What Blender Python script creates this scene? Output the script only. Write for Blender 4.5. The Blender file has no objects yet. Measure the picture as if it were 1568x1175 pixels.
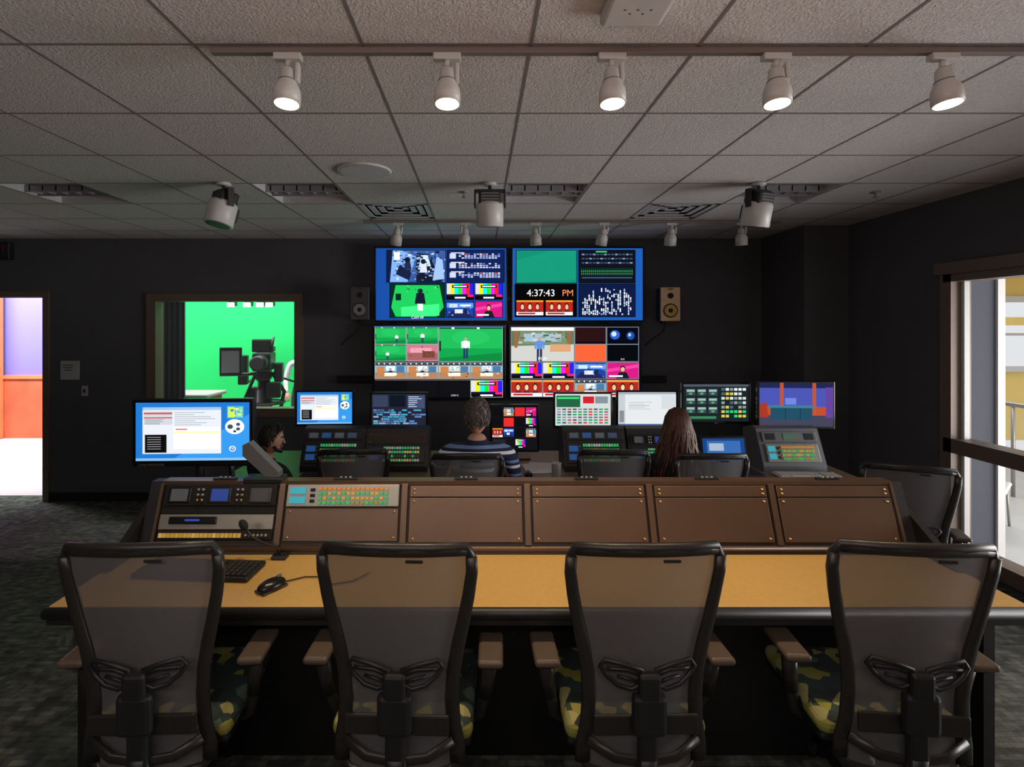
import bpy, bmesh, math, random
from mathutils import Vector, Matrix, Euler
random.seed(7)
scn=bpy.context.scene
try:
    scn.view_settings.view_transform='Standard'
    scn.view_settings.look='None'
except Exception as e: print(e)
def s2l(c):
    c=c/255.0
    return c/12.92 if c<=0.04045 else ((c+0.055)/1.055)**2.4
def C(r,g,b,a=1.0): return (s2l(r),s2l(g),s2l(b),a)
# ------------------------------------------------------------ materials
def newmat(name):
    m=bpy.data.materials.new(name); m.use_nodes=True
    return m,m.node_tree.nodes,m.node_tree.links,m.node_tree.nodes['Principled BSDF']
def mat(name,col,rough=0.5,metal=0.0,noise=0.0,nscale=20,bump=0.0,bscale=200,emit=0.0,spec=None,sheen=0):
    m,N,L,b=newmat(name)
    b.inputs['Base Color'].default_value=col
    b.inputs['Roughness'].default_value=rough
    b.inputs['Metallic'].default_value=metal
    if spec is not None: b.inputs['Specular IOR Level'].default_value=spec
    tc=None
    if noise>0 or bump>0: tc=N.new('ShaderNodeTexCoord')
    if noise>0:
        n=N.new('ShaderNodeTexNoise'); n.inputs['Scale'].default_value=nscale; n.inputs['Detail'].default_value=5
        L.new(tc.outputs['Object'],n.inputs['Vector'])
        r=N.new('ShaderNodeValToRGB'); r.color_ramp.elements[0].position=0.3; r.color_ramp.elements[1].position=0.7
        r.color_ramp.elements[0].color=tuple(c*(1-noise) for c in col[:3])+(1,)
        r.color_ramp.elements[1].color=tuple(min(1,c*(1+noise)) for c in col[:3])+(1,)
        L.new(n.outputs['Fac'],r.inputs['Fac']); L.new(r.outputs['Color'],b.inputs['Base Color'])
    if bump>0:
        n2=N.new('ShaderNodeTexNoise'); n2.inputs['Scale'].default_value=bscale; n2.inputs['Detail'].default_value=3
        L.new(tc.outputs['Object'],n2.inputs['Vector'])
        bp=N.new('ShaderNodeBump'); bp.inputs['Strength'].default_value=bump; bp.inputs['Distance'].default_value=0.01
        L.new(n2.outputs['Fac'],bp.inputs['Height']); L.new(bp.outputs['Normal'],b.inputs['Normal'])
    if emit>0:
        b.inputs['Emission Color'].default_value=col; b.inputs['Emission Strength'].default_value=emit
    return m
M_black=mat('black_plastic',C(30,30,32),0.45,noise=.15)
M_blackm=mat('black_matte',C(18,18,19),0.8,noise=.15)
M_bezel=mat('bezel_gloss',C(14,14,16),0.25)
M_wall=mat('charcoal_paint',C(76,76,81),0.75,noise=.06,nscale=3,bump=.08,bscale=300)
M_wallgray=mat('gray_wall_panel',C(66,70,78),0.85,noise=.12,nscale=60,bump=.2,bscale=150)
M_frame=mat('bronze_frame',C(112,96,84),0.45,0.2,noise=.05)
M_bronze=mat('bronze_panel',C(104,82,67),0.36,0.45,noise=.08,nscale=4,bump=.05,bscale=400)
M_bronzed=mat('bronze_dark',C(58,48,42),0.5,0.3,noise=.08)
M_desk=mat('desk_laminate',C(196,160,94),0.38,noise=.05,nscale=60,bump=.03,bscale=600)
M_tan=mat('tan_laminate',C(130,110,86),0.5,noise=.05)
M_white=mat('white_enamel',C(195,193,190),0.4,noise=.03)
M_gray=mat('gray_metal',C(110,112,116),0.4,0.4,noise=.05)
M_sign=mat('sign_gray',C(165,165,165),0.6,noise=.03)
M_track=mat('track_rail_paint',C(122,110,104),0.5,noise=.03)
M_silver=mat('silver_metal',C(150,146,138),0.35,0.5,noise=.05)
M_brass=mat('brass_screw',C(190,160,110),0.3,0.9,noise=.03)
M_tile=mat('ceiling_tile',C(205,201,199),0.95,noise=.10,nscale=90,bump=.6,bscale=110)
M_tbar=mat('ceiling_tbar',C(118,114,113),0.6,noise=.03)  # shadow lines of the grid put into the colour, darker than the tiles
M_recess=mat('fixture_recess',C(190,190,194),0.6,noise=.04)
M_louver=mat('louver',C(150,150,154),0.4,0.2,noise=.04)
M_arm=mat('arm_pad',C(84,72,62),0.38,noise=.08)
M_chairfr=mat('chair_frame',C(40,38,37),0.36,noise=.1)
M_skin=mat('skin',C(200,152,128),0.55,noise=.05,nscale=30)
M_hairg=mat('hair_graybrown',C(98,90,84),0.6,noise=.35,nscale=120,bump=.5,bscale=150)
M_hairb=mat('hair_brown',C(84,50,35),0.4,noise=.45,nscale=60,bump=.4,bscale=120)
M_hairk=mat('hair_dark',C(34,27,24),0.5,noise=.3,nscale=60,bump=.4,bscale=120)
M_eye=mat('eye_white',C(230,228,222),0.2,noise=.02)
M_iris=mat('iris',C(50,34,24),0.2,noise=.02)
M_lip=mat('lip',C(165,92,84),0.5,noise=.05)
M_cloth=mat('dark_cloth',C(34,34,38),0.9,noise=.2,nscale=40,bump=.3,bscale=60)
M_jeans=mat('denim',C(38,46,66),0.9,noise=.2,nscale=80,bump=.2,bscale=200)
M_shirtw=mat('white_shirt',C(215,215,220),0.8,noise=.05,bump=.2,bscale=40)
M_shoe=mat('shoe',C(24,22,20),0.5,noise=.1)
M_key=mat('keycap',C(40,40,42),0.5,noise=.1)
M_green=mat('chroma_green',C(10,195,100),0.85,noise=.03,nscale=2)
M_purple=mat('set_purple',C(138,134,226),0.8,noise=.05,nscale=1)
M_orange=mat('set_orange',C(206,108,74),0.8,noise=.15,nscale=3)
M_orangec=mat('set_column',C(235,140,90),0.7,noise=.1,nscale=3)
M_stfloor=mat('studio_floor',C(215,208,212),0.6,noise=.03)
M_curt=mat('curtain',C(62,64,72),0.95,noise=.15,nscale=6)
M_yellow=mat('atrium_yellow',C(222,190,104),0.8,noise=.06,nscale=2)
M_atfloor=mat('atrium_floor',C(180,182,185),0.35,noise=.05,nscale=3)
M_paper=mat('paper',C(225,225,222),0.8,noise=.02)
M_wood=mat('speaker_wood',C(200,164,126),0.4,noise=.12,nscale=8)
M_cone=mat('speaker_cone',C(205,165,60),0.45,noise=.1)
M_red=mat('red_sign',C(100,20,18),0.5,emit=0.08)
M_lampglow=mat('lamp_glow',(1.0,0.82,0.62,1),0.5,emit=9.0)
M_studioglow=mat('studio_lamp_glow',(1,1,1,1),0.5,emit=8.0)
M_cyan=mat('cyan_led',(0.05,0.9,0.9,1),0.5,emit=1.5)
M_cab=mat('desk_cabinet_black',C(18,17,17),0.6,noise=.1)
M_scr=bpy.data.materials.new('screen_pixels'); M_scr.use_nodes=True
_n=M_scr.node_tree.nodes; _l=M_scr.node_tree.links; _n.clear()
_a=_n.new('ShaderNodeAttribute'); _a.attribute_name='Col'
_e=_n.new('ShaderNodeEmission'); _e.inputs['Strength'].default_value=1.35
_o=_n.new('ShaderNodeOutputMaterial'); _l.new(_a.outputs['Color'],_e.inputs['Color']); _l.new(_e.outputs[0],_o.inputs['Surface'])
M_btn=bpy.data.materials.new('lit_buttons'); M_btn.use_nodes=True
_n=M_btn.node_tree.nodes; _l=M_btn.node_tree.links; _b=_n['Principled BSDF']
_a=_n.new('ShaderNodeAttribute'); _a.attribute_name='Col'
_l.new(_a.outputs['Color'],_b.inputs['Base Color']); _l.new(_a.outputs['Color'],_b.inputs['Emission Color'])
_b.inputs['Emission Strength'].default_value=0.4
def thin(name,col,trans,rough=.1,scale=None):
    m=bpy.data.materials.new(name); m.use_nodes=True
    N=m.node_tree.nodes; L=m.node_tree.links; N.clear()
    t=N.new('ShaderNodeBsdfTransparent'); 
    g=N.new('ShaderNodeBsdfPrincipled'); g.inputs['Base Color'].default_value=col; g.inputs['Roughness'].default_value=rough
    mx=N.new('ShaderNodeMixShader'); mx.inputs[0].default_value=1-trans
    L.new(t.outputs[0],mx.inputs[1]); L.new(g.outputs[0],mx.inputs[2])
    o=N.new('ShaderNodeOutputMaterial'); L.new(mx.outputs[0],o.inputs[0])
    if scale:
        tc=N.new('ShaderNodeTexCoord'); n=N.new('ShaderNodeTexChecker'); n.inputs['Scale'].default_value=scale
        L.new(tc.outputs['Object'],n.inputs['Vector'])
        mr=N.new('ShaderNodeMapRange'); mr.inputs['To Min'].default_value=(1-trans)-.08; mr.inputs['To Max'].default_value=(1-trans)+.08
        L.new(n.outputs['Fac'],mr.inputs['Value']); L.new(mr.outputs[0],mx.inputs[0])
    return m
M_glass=thin('window_glass',(.6,.65,.7,1),.94,.02)
M_mesh=thin('chair_mesh_fabric',C(98,96,98),.18,.7,scale=300)
# carpet
M_carpet,N,L,b=newmat('carpet_tiles')
tc=N.new('ShaderNodeTexCoord')
br=N.new('ShaderNodeTexBrick'); br.inputs['Scale'].default_value=7; br.inputs['Mortar Size'].default_value=0.008; br.inputs['Bias'].default_value=0
br.inputs['Color1'].default_value=C(70,74,72); br.inputs['Color2'].default_value=C(118,120,110); br.inputs['Mortar'].default_value=C(62,64,63)
br.inputs['Brick Width'].default_value=.5; br.inputs['Row Height'].default_value=.2
n=N.new('ShaderNodeTexNoise'); n.inputs['Scale'].default_value=16; n.inputs['Detail'].default_value=8
mx=N.new('ShaderNodeMix'); mx.data_type='RGBA'; mx.blend_type='MULTIPLY'; mx.inputs[0].default_value=.8
rp=N.new('ShaderNodeValToRGB'); rp.color_ramp.elements[0].position=.38; rp.color_ramp.elements[1].position=.62; rp.color_ramp.elements[0].color=(.25,.25,.25,1)
L.new(tc.outputs['Object'],br.inputs['Vector']); L.new(tc.outputs['Object'],n.inputs['Vector']); L.new(n.outputs['Fac'],rp.inputs['Fac'])
L.new(br.outputs['Color'],mx.inputs[6]); L.new(rp.outputs['Color'],mx.inputs[7]); L.new(mx.outputs[2],b.inputs['Base Color']); b.inputs['Roughness'].default_value=.95
# floral seat fabric
M_seat,N,L,b=newmat('floral_seat_fabric')
tc=N.new('ShaderNodeTexCoord'); v=N.new('ShaderNodeTexVoronoi'); v.inputs['Scale'].default_value=20
rp=N.new('ShaderNodeValToRGB'); rp.color_ramp.interpolation='CONSTANT'
e=rp.color_ramp.elements; e[0].color=C(48,66,62); e[1].position=.3; e[1].color=C(140,138,62)
x=e.new(.45); x.color=C(88,108,96); x=e.new(.6); x.color=C(40,50,50); x=e.new(.88); x.color=C(160,155,100)
sx=N.new('ShaderNodeSeparateColor'); L.new(tc.outputs['Object'],v.inputs['Vector']); L.new(v.outputs['Color'],sx.inputs[0]); L.new(sx.outputs[0],rp.inputs['Fac'])
L.new(rp.outputs['Color'],b.inputs['Base Color']); b.inputs['Roughness'].default_value=.9
# striped shirt
M_stripe,N,L,b=newmat('striped_shirt')
tc=N.new('ShaderNodeTexCoord'); sp=N.new('ShaderNodeSeparateXYZ'); mt=N.new('ShaderNodeMath'); mt.operation='MULTIPLY'; mt.inputs[1].default_value=9.5
fr=N.new('ShaderNodeMath'); fr.operation='FRACT'; rp=N.new('ShaderNodeValToRGB'); rp.color_ramp.interpolation='CONSTANT'
e=rp.color_ramp.elements; e[0].color=C(32,40,72); e[1].position=.42; e[1].color=C(240,243,250)
x=e.new(.62); x.color=C(32,40,72); x=e.new(.8); x.color=C(120,145,190)
L.new(tc.outputs['Object'],sp.inputs[0]); L.new(sp.outputs['Z'],mt.inputs[0]); L.new(mt.outputs[0],fr.inputs[0]); L.new(fr.outputs[0],rp.inputs[0]); L.new(rp.outputs[0],b.inputs['Base Color']); b.inputs['Roughness'].default_value=.9
# ------------------------------------------------------------ geometry helpers
def T(x=0,y=0,z=0): return Matrix.Translation((x,y,z))
def RX(a): return Matrix.Rotation(math.radians(a),4,'X')
def RY(a): return Matrix.Rotation(math.radians(a),4,'Y')
def RZ(a): return Matrix.Rotation(math.radians(a),4,'Z')
class MB:
    def __init__(s): s.v=[]; s.f=[]; s.m=[]; s.sm=[]; s.c=[]; s.mats=[]
    def mi(s,m):
        if m not in s.mats: s.mats.append(m)
        return s.mats.index(m)
    def add(s,vs,fs,m,M=None,smooth=False,col=(1,1,1,1)):
        o=len(s.v)
        if M is not None: vs=[M@Vector(v) for v in vs]
        s.v.extend([tuple(v) for v in vs]); k=s.mi(m)
        for f in fs:
            s.f.append([i+o for i in f]); s.m.append(k); s.sm.append(smooth); s.c.append(col)
    def box(s,c,sz,m,M=None,R=None,col=(1,1,1,1)):
        x,y,z=sz[0]/2,sz[1]/2,sz[2]/2
        vs=[Vector((a*x,b*y,d*z)) for a in(-1,1) for b in(-1,1) for d in(-1,1)]
        fs=[(0,1,3,2),(4,6,7,5),(0,4,5,1),(2,3,7,6),(0,2,6,4),(1,5,7,3)]
        MM=T(*c)
        if R is not None: MM=MM@R
        if M is not None: MM=M@MM
        s.add(vs,fs,m,MM,col=col)
    def bb(s,x0,x1,y0,y1,z0,z1,m,M=None): s.box(((x0+x1)/2,(y0+y1)/2,(z0+z1)/2),(abs(x1-x0),abs(y1-y0),abs(z1-z0)),m,M)
    def rbox(s,c,sz,m,bev=.01,seg=2,M=None,R=None):
        bm=bmesh.new(); bmesh.ops.create_cube(bm,size=1)
        for v in bm.verts: v.co=Vector((v.co.x*sz[0],v.co.y*sz[1],v.co.z*sz[2]))
        bev=min(bev,min(sz)*.49)
        bmesh.ops.bevel(bm,geom=list(bm.edges),offset=bev,segments=seg,profile=.5,affect='EDGES')
        bm.verts.index_update()
        vs=[v.co.copy() for v in bm.verts]; fs=[[v.index for v in f.verts] for f in bm.faces]; bm.free()
        MM=T(*c)
        if R is not None: MM=MM@R
        if M is not None: MM=M@MM
        s.add(vs,fs,m,MM,smooth=False)
    def lathe(s,prof,m,M=None,seg=24,smooth=True,sx=1,sy=1):
        vs=[];fs=[]
        for (r,z) in prof:
            for i in range(seg):
                a=2*math.pi*i/seg; vs.append((r*math.cos(a)*sx,r*math.sin(a)*sy,z))
        n=len(prof)
        for j in range(n-1):
            for i in range(seg):
                k=(i+1)%seg; fs.append((j*seg+i,j*seg+k,(j+1)*seg+k,(j+1)*seg+i))
        if prof[0][0]>1e-5: fs.append(tuple(reversed(range(seg))))
        if prof[-1][0]>1e-5: fs.append(tuple((n-1)*seg+i for i in range(seg)))
        s.add(vs,fs,m,M,smooth=smooth)
    def disc(s,r,m,M=None,seg=32): s.add([(r*math.cos(2*math.pi*i/seg),r*math.sin(2*math.pi*i/seg),0) for i in range(seg)],[tuple(range(seg))],m,M)
    def cyl(s,p0,p1,r,m,r1=None,seg=16,M=None,smooth=True):
        s.tube([p0,p1],[r,r if r1 is None else r1],m,seg=seg,M=M,smooth=smooth)
    def sph(s,c,r,m,M=None,seg=16,rings=10,R=None):
        if not hasattr(r,'__len__'): r=(r,r,r)
        vs=[];fs=[]
        for j in range(rings+1):
            t=math.pi*j/rings
            for i in range(seg):
                a=2*math.pi*i/seg; vs.append((r[0]*math.sin(t)*math.cos(a),r[1]*math.sin(t)*math.sin(a),r[2]*math.cos(t)))
        for j in range(rings):
            for i in range(seg):
                k=(i+1)%seg; fs.append((j*seg+i,(j+1)*seg+i,(j+1)*seg+k,j*seg+k))
        MM=T(*c)
        if R is not None: MM=MM@R
        if M is not None: MM=M@MM
        s.add(vs,fs,m,MM,smooth=True)
    def tube(s,pts,r,m,seg=8,closed=False,ref=None,M=None,smooth=True):
        pts=[Vector(p) for p in pts]; n=len(pts)
        if not hasattr(r,'__len__') : r=[r]*n
        elif isinstance(r,tuple) and len(r)==2: r=[r]*n
        vs=[];fs=[]; prev=None
        for i,p in enumerate(pts):
            if closed: t=(pts[(i+1)%n]-pts[i-1])
            else: t=pts[min(i+1,n-1)]-pts[max(i-1,0)]
            if t.length<1e-9: t=Vector((0,0,1))
            t.normalize()
            rf=Vector(ref) if ref else (prev if prev else (Vector((0,0,1)) if abs(t.z)<.9 else Vector((1,0,0))))
            a=rf-t*rf.dot(t)
            if a.length<1e-6: a=t.orthogonal()
            a.normalize(); prev=a; b=t.cross(a)
            ra,rb=(r[i] if hasattr(r[i],'__len__') else (r[i],r[i]))
            for k in range(seg):
                th=2*math.pi*k/seg; vs.append(p+a*(ra*math.cos(th))+b*(rb*math.sin(th)))
        for j in range(n if closed else n-1):
            j2=(j+1)%n
            for k in range(seg):
                k2=(k+1)%seg; fs.append((j*seg+k,j*seg+k2,j2*seg+k2,j2*seg+k))
        if not closed:
            fs.append(tuple(reversed(range(seg)))); fs.append(tuple((n-1)*seg+k for k in range(seg)))
        s.add(vs,fs,m,M,smooth=smooth)
    def poly(s,pts,m,M=None,col=(1,1,1,1)):
        s.add(pts,[tuple(range(len(pts)))],m,M,col=col)
    def prism(s,pts2,d,m,M=None):
        n=len(pts2); vs=[(x,0,z) for x,z in pts2]+[(x,d,z) for x,z in pts2]
        fs=[tuple(range(n)),tuple(reversed(range(n,2*n)))]+[(i,i+n,(i+1)%n+n,(i+1)%n) for i in range(n)]
        s.add(vs,fs,m,M)
    def mesh(s,name):
        me=bpy.data.meshes.new(name); me.from_pydata(s.v,[],s.f)
        for m in s.mats: me.materials.append(m)
        me.polygons.foreach_set('material_index',s.m); me.polygons.foreach_set('use_smooth',s.sm)
        ca=me.color_attributes.new('Col','FLOAT_COLOR','CORNER')
        buf=[]
        for f,c in zip(s.f,s.c): buf.extend(list(c)*len(f))
        ca.data.foreach_set('color',buf)
        me.update(); return me
    def obj(s,name,loc=(0,0,0),rz=0,parent=None):
        return link(name,s.mesh(name),loc,rz,parent)
def link(name,me,loc=(0,0,0),rz=0,parent=None):
    o=bpy.data.objects.new(name,me); scn.collection.objects.link(o)
    o.location=loc; o.rotation_euler=(0,0,math.radians(rz))
    if parent: o.parent=parent
    return o
def textmesh(t):
    cu=bpy.data.curves.new('t','FONT'); cu.body=t; cu.size=1; cu.align_x='CENTER'; cu.align_y='CENTER'
    o=bpy.data.objects.new('t',cu); scn.collection.objects.link(o)
    bpy.context.view_layer.update()
    dg=bpy.context.evaluated_depsgraph_get(); me=bpy.data.meshes.new_from_object(o.evaluated_get(dg))
    vs=[v.co.copy() for v in me.vertices]; fs=[tuple(p.vertices) for p in me.polygons]
    bpy.data.objects.remove(o); bpy.data.curves.remove(cu); bpy.data.meshes.remove(me)
    return vs,fs
# ------------------------------------------------------------ ROOM
XL,XR,YB,YF,CZ=-6.6,3.72,-2.0,6.05,3.05
f=MB()
f.bb(XL,XR+.2,YB,YF+.2,-.1,0,M_carpet)
f.bb(-2.3,XR,2.75,5.0,0,.17,M_carpet)
f.bb(XL,XR,YB,2.75,0,.34,M_carpet)
f.add([(XL,2.75,0),(XL,5.3,0),(XL,2.75,.34),(-2.3,2.75,0),(-2.3,5.3,0),(-2.3,2.75,.34)],[(0,1,2),(3,5,4),(2,1,4,5),(0,3,4,1),(0,2,5,3)],M_carpet)
f.obj('floor')
ce=MB(); gx=[.185+.61*i for i in range(-12,7)]; gy=[1.88+.61*i for i in range(-7,8)]
def cellx(i): return .185+.61*i
spec={(0,3):'t',(-3,3):'t',(-6,3):'t',(3,3):'t',(-2,4):'v',(2,4):'v'}
for i in range(-12,6):
    for j in range(-7,7):
        x0,x1=max(XL,cellx(i)),min(XR,cellx(i+1)); y0,y1=max(YB,1.88+.61*j),min(YF,1.88+.61*(j+1))
        if x1<=x0 or y1<=y0: continue
        k=spec.get((i,j))
        if k is None:
            ce.bb(x0+.005,x1-.005,y0+.005,y1-.005,CZ,CZ+.03,M_tile)
        elif k=='t':
            d=.07
            ce.bb(x0,x1,y0,y1,CZ+d,CZ+d+.02,M_recess)
            ce.bb(x0,x0+.015,y0,y1,CZ,CZ+d,M_recess); ce.bb(x1-.015,x1,y0,y1,CZ,CZ+d,M_recess)
            ce.bb(x0,x1,y0,y0+.015,CZ,CZ+d,M_recess); ce.bb(x0,x1,y1-.015,y1,CZ,CZ+d,M_recess)
            ce.bb(x0,x1,y0+.24,y0+.25,CZ+.0,CZ+.05,M_louver); ce.bb(x0,x1,y0+.36,y0+.37,CZ+.0,CZ+.05,M_louver)
            for q in range(6): ce.bb(x0+.05+q*.1,x0+.06+q*.1,y0+.24,y0+.37,CZ+.01,CZ+.05,M_louver)
        else:
            ce.bb(x0,x1,y0,y1,CZ+.09,CZ+.1,M_black)
            for q in range(4):
                a=.0+q*.07; t=.052; z0=CZ+.003+q*.008
                for (p0,p1,p2,p3) in ((x0+a,x1-a,y0+a,y0+a+t),(x0+a,x1-a,y1-a-t,y1-a),(x0+a,x0+a+t,y0+a,y1-a),(x1-a-t,x1-a,y0+a,y1-a)):
                    ce.bb(p0,p1,p2,p3,z0,z0+.006,M_recess)
for x in gx:
    if XL<x<XR: ce.bb(x-.006,x+.006,YB,YF,CZ-.002,CZ+.012,M_tbar)
for y in gy:
    if YB<y<YF: ce.bb(XL,XR,y-.006,y+.006,CZ-.0018,CZ+.0115,M_tbar)
ce.bb(XL,XR,YB,YF,CZ+.2,CZ+.25,M_wall)
ce.obj('ceiling')
w=MB(); y0,y1=YF,YF+.15
w.bb(XL,-6.0,y0,y1,0,CZ+.2,M_wall); w.bb(-6.0,-5.07,y0,y1,2.37,CZ+.2,M_wall)
w.bb(-5.07,-3.78,y0,y1,0,CZ+.2,M_wall); w.bb(-3.78,-2.13,y0,y1,0,1.06,M_wall); w.bb(-3.78,-2.13,y0,y1,2.33,CZ+.2,M_wall)
w.bb(-2.13,XR+.2,y0,y1,0,CZ+.2,M_wall); w.obj('wall_back')
w=MB(); w.bb(3.27,XR,5.25,YF,0,CZ,M_wall); w.obj('wall_corner_chase')
w=MB(); w.bb(XL-.15,XL,YB,YF,0,CZ+.2,M_wall); w.obj('wall_left')
w=MB(); w.bb(XL-.15,XR+.15,YB-.15,YB,0,CZ+.2,M_wall); w.obj('wall_rear')
w=MB(); WY0,WY1=.4,4.15
w.bb(XR,XR+.15,YB,WY0,0,CZ+.2,M_wall); w.bb(XR,XR+.15,WY1,YF,0,CZ+.2,M_wall)
w.bb(XR,XR+.15,WY0,WY1,0,.25,M_wall); w.bb(XR,XR+.15,WY0,WY1,2.44,CZ+.2,M_wall); w.obj('wall_right')
b_=MB(); b_.bb(-5.0,3.27,YF-.015,YF-.001,0,.1,M_blackm); b_.obj('baseboard_back')
g=MB()
for (a,b2) in ((WY1-.07,WY1+.03),(2.86,2.94),(1.62,1.70),(WY0-.03,WY0+.06)): g.bb(XR-.03,XR+.13,a,b2,.22,2.47,M_frame)
g.bb(XR-.03,XR+.13,WY0,WY1,2.38,2.48,M_frame); g.bb(XR-.03,XR+.13,WY0,WY1,.22,.33,M_frame); g.bb(XR-.03,XR+.13,WY0,WY1,1.04,1.15,M_frame)
g.bb(XR-.06,XR-.03,WY0-.04,WY1+.05,2.44,2.53,M_frame)
g.bb(XR+.05,XR+.09,WY1-.10,WY1-.07,.33,2.38,M_white)  # pale strip along the jamb, its lit edge put into the colour
g.bb(XR+.04,XR+.045,WY0,WY1,.3,2.4,M_glass)
g.obj('window_1')
g=MB(); yy0,yy1=YF-.03,YF+.13
g.bb(-3.86,-3.755,yy0,yy1,.98,2.41,M_frame); g.bb(-2.15,-2.05,yy0,yy1,.98,2.41,M_frame)
g.bb(-3.755,-2.15,yy0,yy1,2.32,2.41,M_frame); g.bb(-3.755,-2.15,yy0,yy1,.98,1.08,M_frame)
g.bb(-3.755,-2.15,YF+.06,YF+.065,1.08,2.32,M_glass); g.obj('window_2')
g=MB(); g.bb(-5.07,-5.0,YF-.02,YF+.16,0,2.44,M_frame); g.bb(-6.07,-6.0,YF-.02,YF+.16,0,2.44,M_frame); g.bb(-6.0,-5.07,YF-.02,YF+.16,2.37,2.44,M_frame)
g.obj('door_1')
g=MB(); g.rbox((-4.76,YF-.006,1.52),(.22,.01,.22),M_sign,.003); 
for q in range(3): g.box((-4.78,YF-.012,1.58-q*.03),(.12-.02*q,.002,.008),M_blackm)
for q in range(8): g.box((-4.84+.023*q,YF-.012,1.45),(.01,.002,.006),M_white)
g.obj('room_sign')
g=MB(); g.rbox((-4.59,YF-.005,1.28),(.075,.01,.12),M_sign,.003); g.rbox((-4.59,YF-.012,1.28),(.02,.012,.04),M_blackm,.003); g.obj('light_switch')
g=MB(); g.rbox((-5.56,YF-.05,2.90),(.32,.08,.2),M_black,.01)
vs,fs=textmesh('EXIT'); g.add(vs,fs,M_red,T(-5.56,YF-.0915,2.90)@RX(90)@Matrix.Scale(.13,4)); g.obj('exit_sign')
# ------------------------------------------------------------ STUDIO beyond
st=MB()
st.bb(-13,-1,YF+.2,10.6,-.05,-.001,M_stfloor); st.obj('studio_floor')
st=MB(); st.bb(-5.9,-1.2,10.0,10.1,0,4.2,M_green); st.bb(-5.9,-1.2,8.2,10.0,0.0,.01,M_green)
n=8
for i in range(n):
    a0=math.pi/2*i/n; a1=math.pi/2*(i+1)/n; r=.5
    p=lambda a:(10-r+r*math.sin(a), r-r*math.cos(a))
    (ya,za),(yb,zb)=p(a0),p(a1)
    st.add([(-5.9,ya,za),(-1.2,ya,za),(-1.2,yb,zb),(-5.9,yb,zb)],[(0,1,2,3)],M_green)
st.obj('green_screen_wall')
st=MB(); st.bb(-13,-1,YF+.15,10.6,4.3,4.4,M_blackm); st.bb(-1.1,-1,YF+.15,10.6,0,4.3,M_blackm); st.bb(-13.1,-13,YF+.15,10.6,0,4.3,M_blackm); st.bb(-13,-1,10.6,10.7,0,4.3,M_blackm)
st.bb(-13,XL-.15,YF+.1,YF+.2,0,4.3,M_blackm); st.bb(XL-.15,-1,YF+.1,YF+.2,CZ+.2,4.3,M_blackm); st.obj('wall_studio')
st=MB(); st.bb(-12.8,-6.9,9.5,9.6,1.11,4.0,M_purple); st.bb(-12.8,-6.9,9.45,9.6,0,1.1,M_orange); st.bb(-12.8,-6.9,9.42,9.6,1.08,1.14,M_orangec)
st.rbox((-8.85,9.3,2.0),(.42,.3,4.0),M_orangec,.02); st.obj('studio_set_wall')
st=MB(); vs=[];fs=[]; nn=60
for i in range(nn+1):
    x=-4.55+.72*i/nn; y=6.75+.05*math.sin(i*1.1)+.02*math.sin(i*2.3)
    vs+= [(x,y,.02),(x,y,4.1)]
    if i<nn: fs.append((2*i,2*i+2,2*i+3,2*i+1))
st.add(vs,fs,M_curt,smooth=True); st.obj('stage_curtain')
st=MB(); st.rbox((-4.0,7.15,.55),(.7,.46,1.08),M_orange,.02); st.rbox((-4.0,7.15,1.10),(.8,.54,.05),M_white,.02); st.obj('studio_podium')
def studio_camera():
    b=MB()
    for a in range(3):
        th=math.radians(90+120*a); b.cyl((0,0,.25),(.42*math.cos(th),.42*math.sin(th),.1),.035,M_black)
        b.cyl((.42*math.cos(th)-.03,.42*math.sin(th),.08),(.42*math.cos(th)+.03,.42*math.sin(th),.08),.08,M_blackm,seg=16)
    b.lathe([(.14,.15),(.14,.6),(.12,.62),(.12,1.05),(.09,1.07),(.09,1.2)],M_black)
    b.tube([(.3*math.cos(t*math.pi/10),.3*math.sin(t*math.pi/10),.85) for t in range(20)],.018,M_black,closed=True)
    for a in range(3): b.cyl((0,0,.85),(.3*math.cos(a*2.1),.3*math.sin(a*2.1),.85),.014,M_black)
    b.rbox((0,0,1.27),(.2,.26,.16),M_black,.03)
    b.rbox((0,0.02,1.48),(.26,.5,.28),M_black,.03)
    b.cyl((0,-.22,1.48),(0,-.5,1.48),.11,M_black,seg=20); b.disc(.09,M_gray,T(0,-.501,1.48)@RX(90))
    b.rbox((-.04,.1,1.72),(.28,.2,.2),M_black,.02); b.rbox((.04,.25,1.66),(.14,.2,.08),M_black,.01); b.cyl((.1,.0,1.6),(.14,0,1.86),.02,M_black)
    b.rbox((-.40,-.3,1.5),(.3,.05,.42),M_black,.01); b.box((-.40,-.33,1.5),(.24,.01,.32),M_louver); b.box((-.40,-.27,1.5),(.24,.01,.32),M_louver); b.cyl((-.3,-.2,1.3),(0,0,1.3),.025,M_black)
    b.rbox((-.34,.2,1.34),(.14,.14,.46),M_black,.02); b.rbox((.2,.12,1.3),(.12,.2,.3),M_black,.02); b.rbox((.16,-.1,1.05),(.2,.12,.24),M_black,.02); b.rbox((-.17,.1,.98),(.16,.12,.2),M_black,.02)
    b.cyl((.1,.2,1.25),(.36,.6,1.1),.018,M_black); b.cyl((-.1,.2,1.25),(-.36,.6,1.1),.018,M_black)
    b.tube([(.1,.1,1.3),(.28,.1,1.0),(.2,.1,.6),(.3,.1,.3)],.03,M_blackm); b.tube([(-.1,-.1,1.3),(-.28,0,.9),(-.15,.1,.5),(0.1,.2,.1)],.025,M_blackm)
    return b
studio_camera().obj('studio_camera',(-3.32,8.0,.012),rz=12)
st=MB()
st.cyl((-5.0,9.0,2.62),(-2.2,9.0,2.62),.02,M_black)
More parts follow.
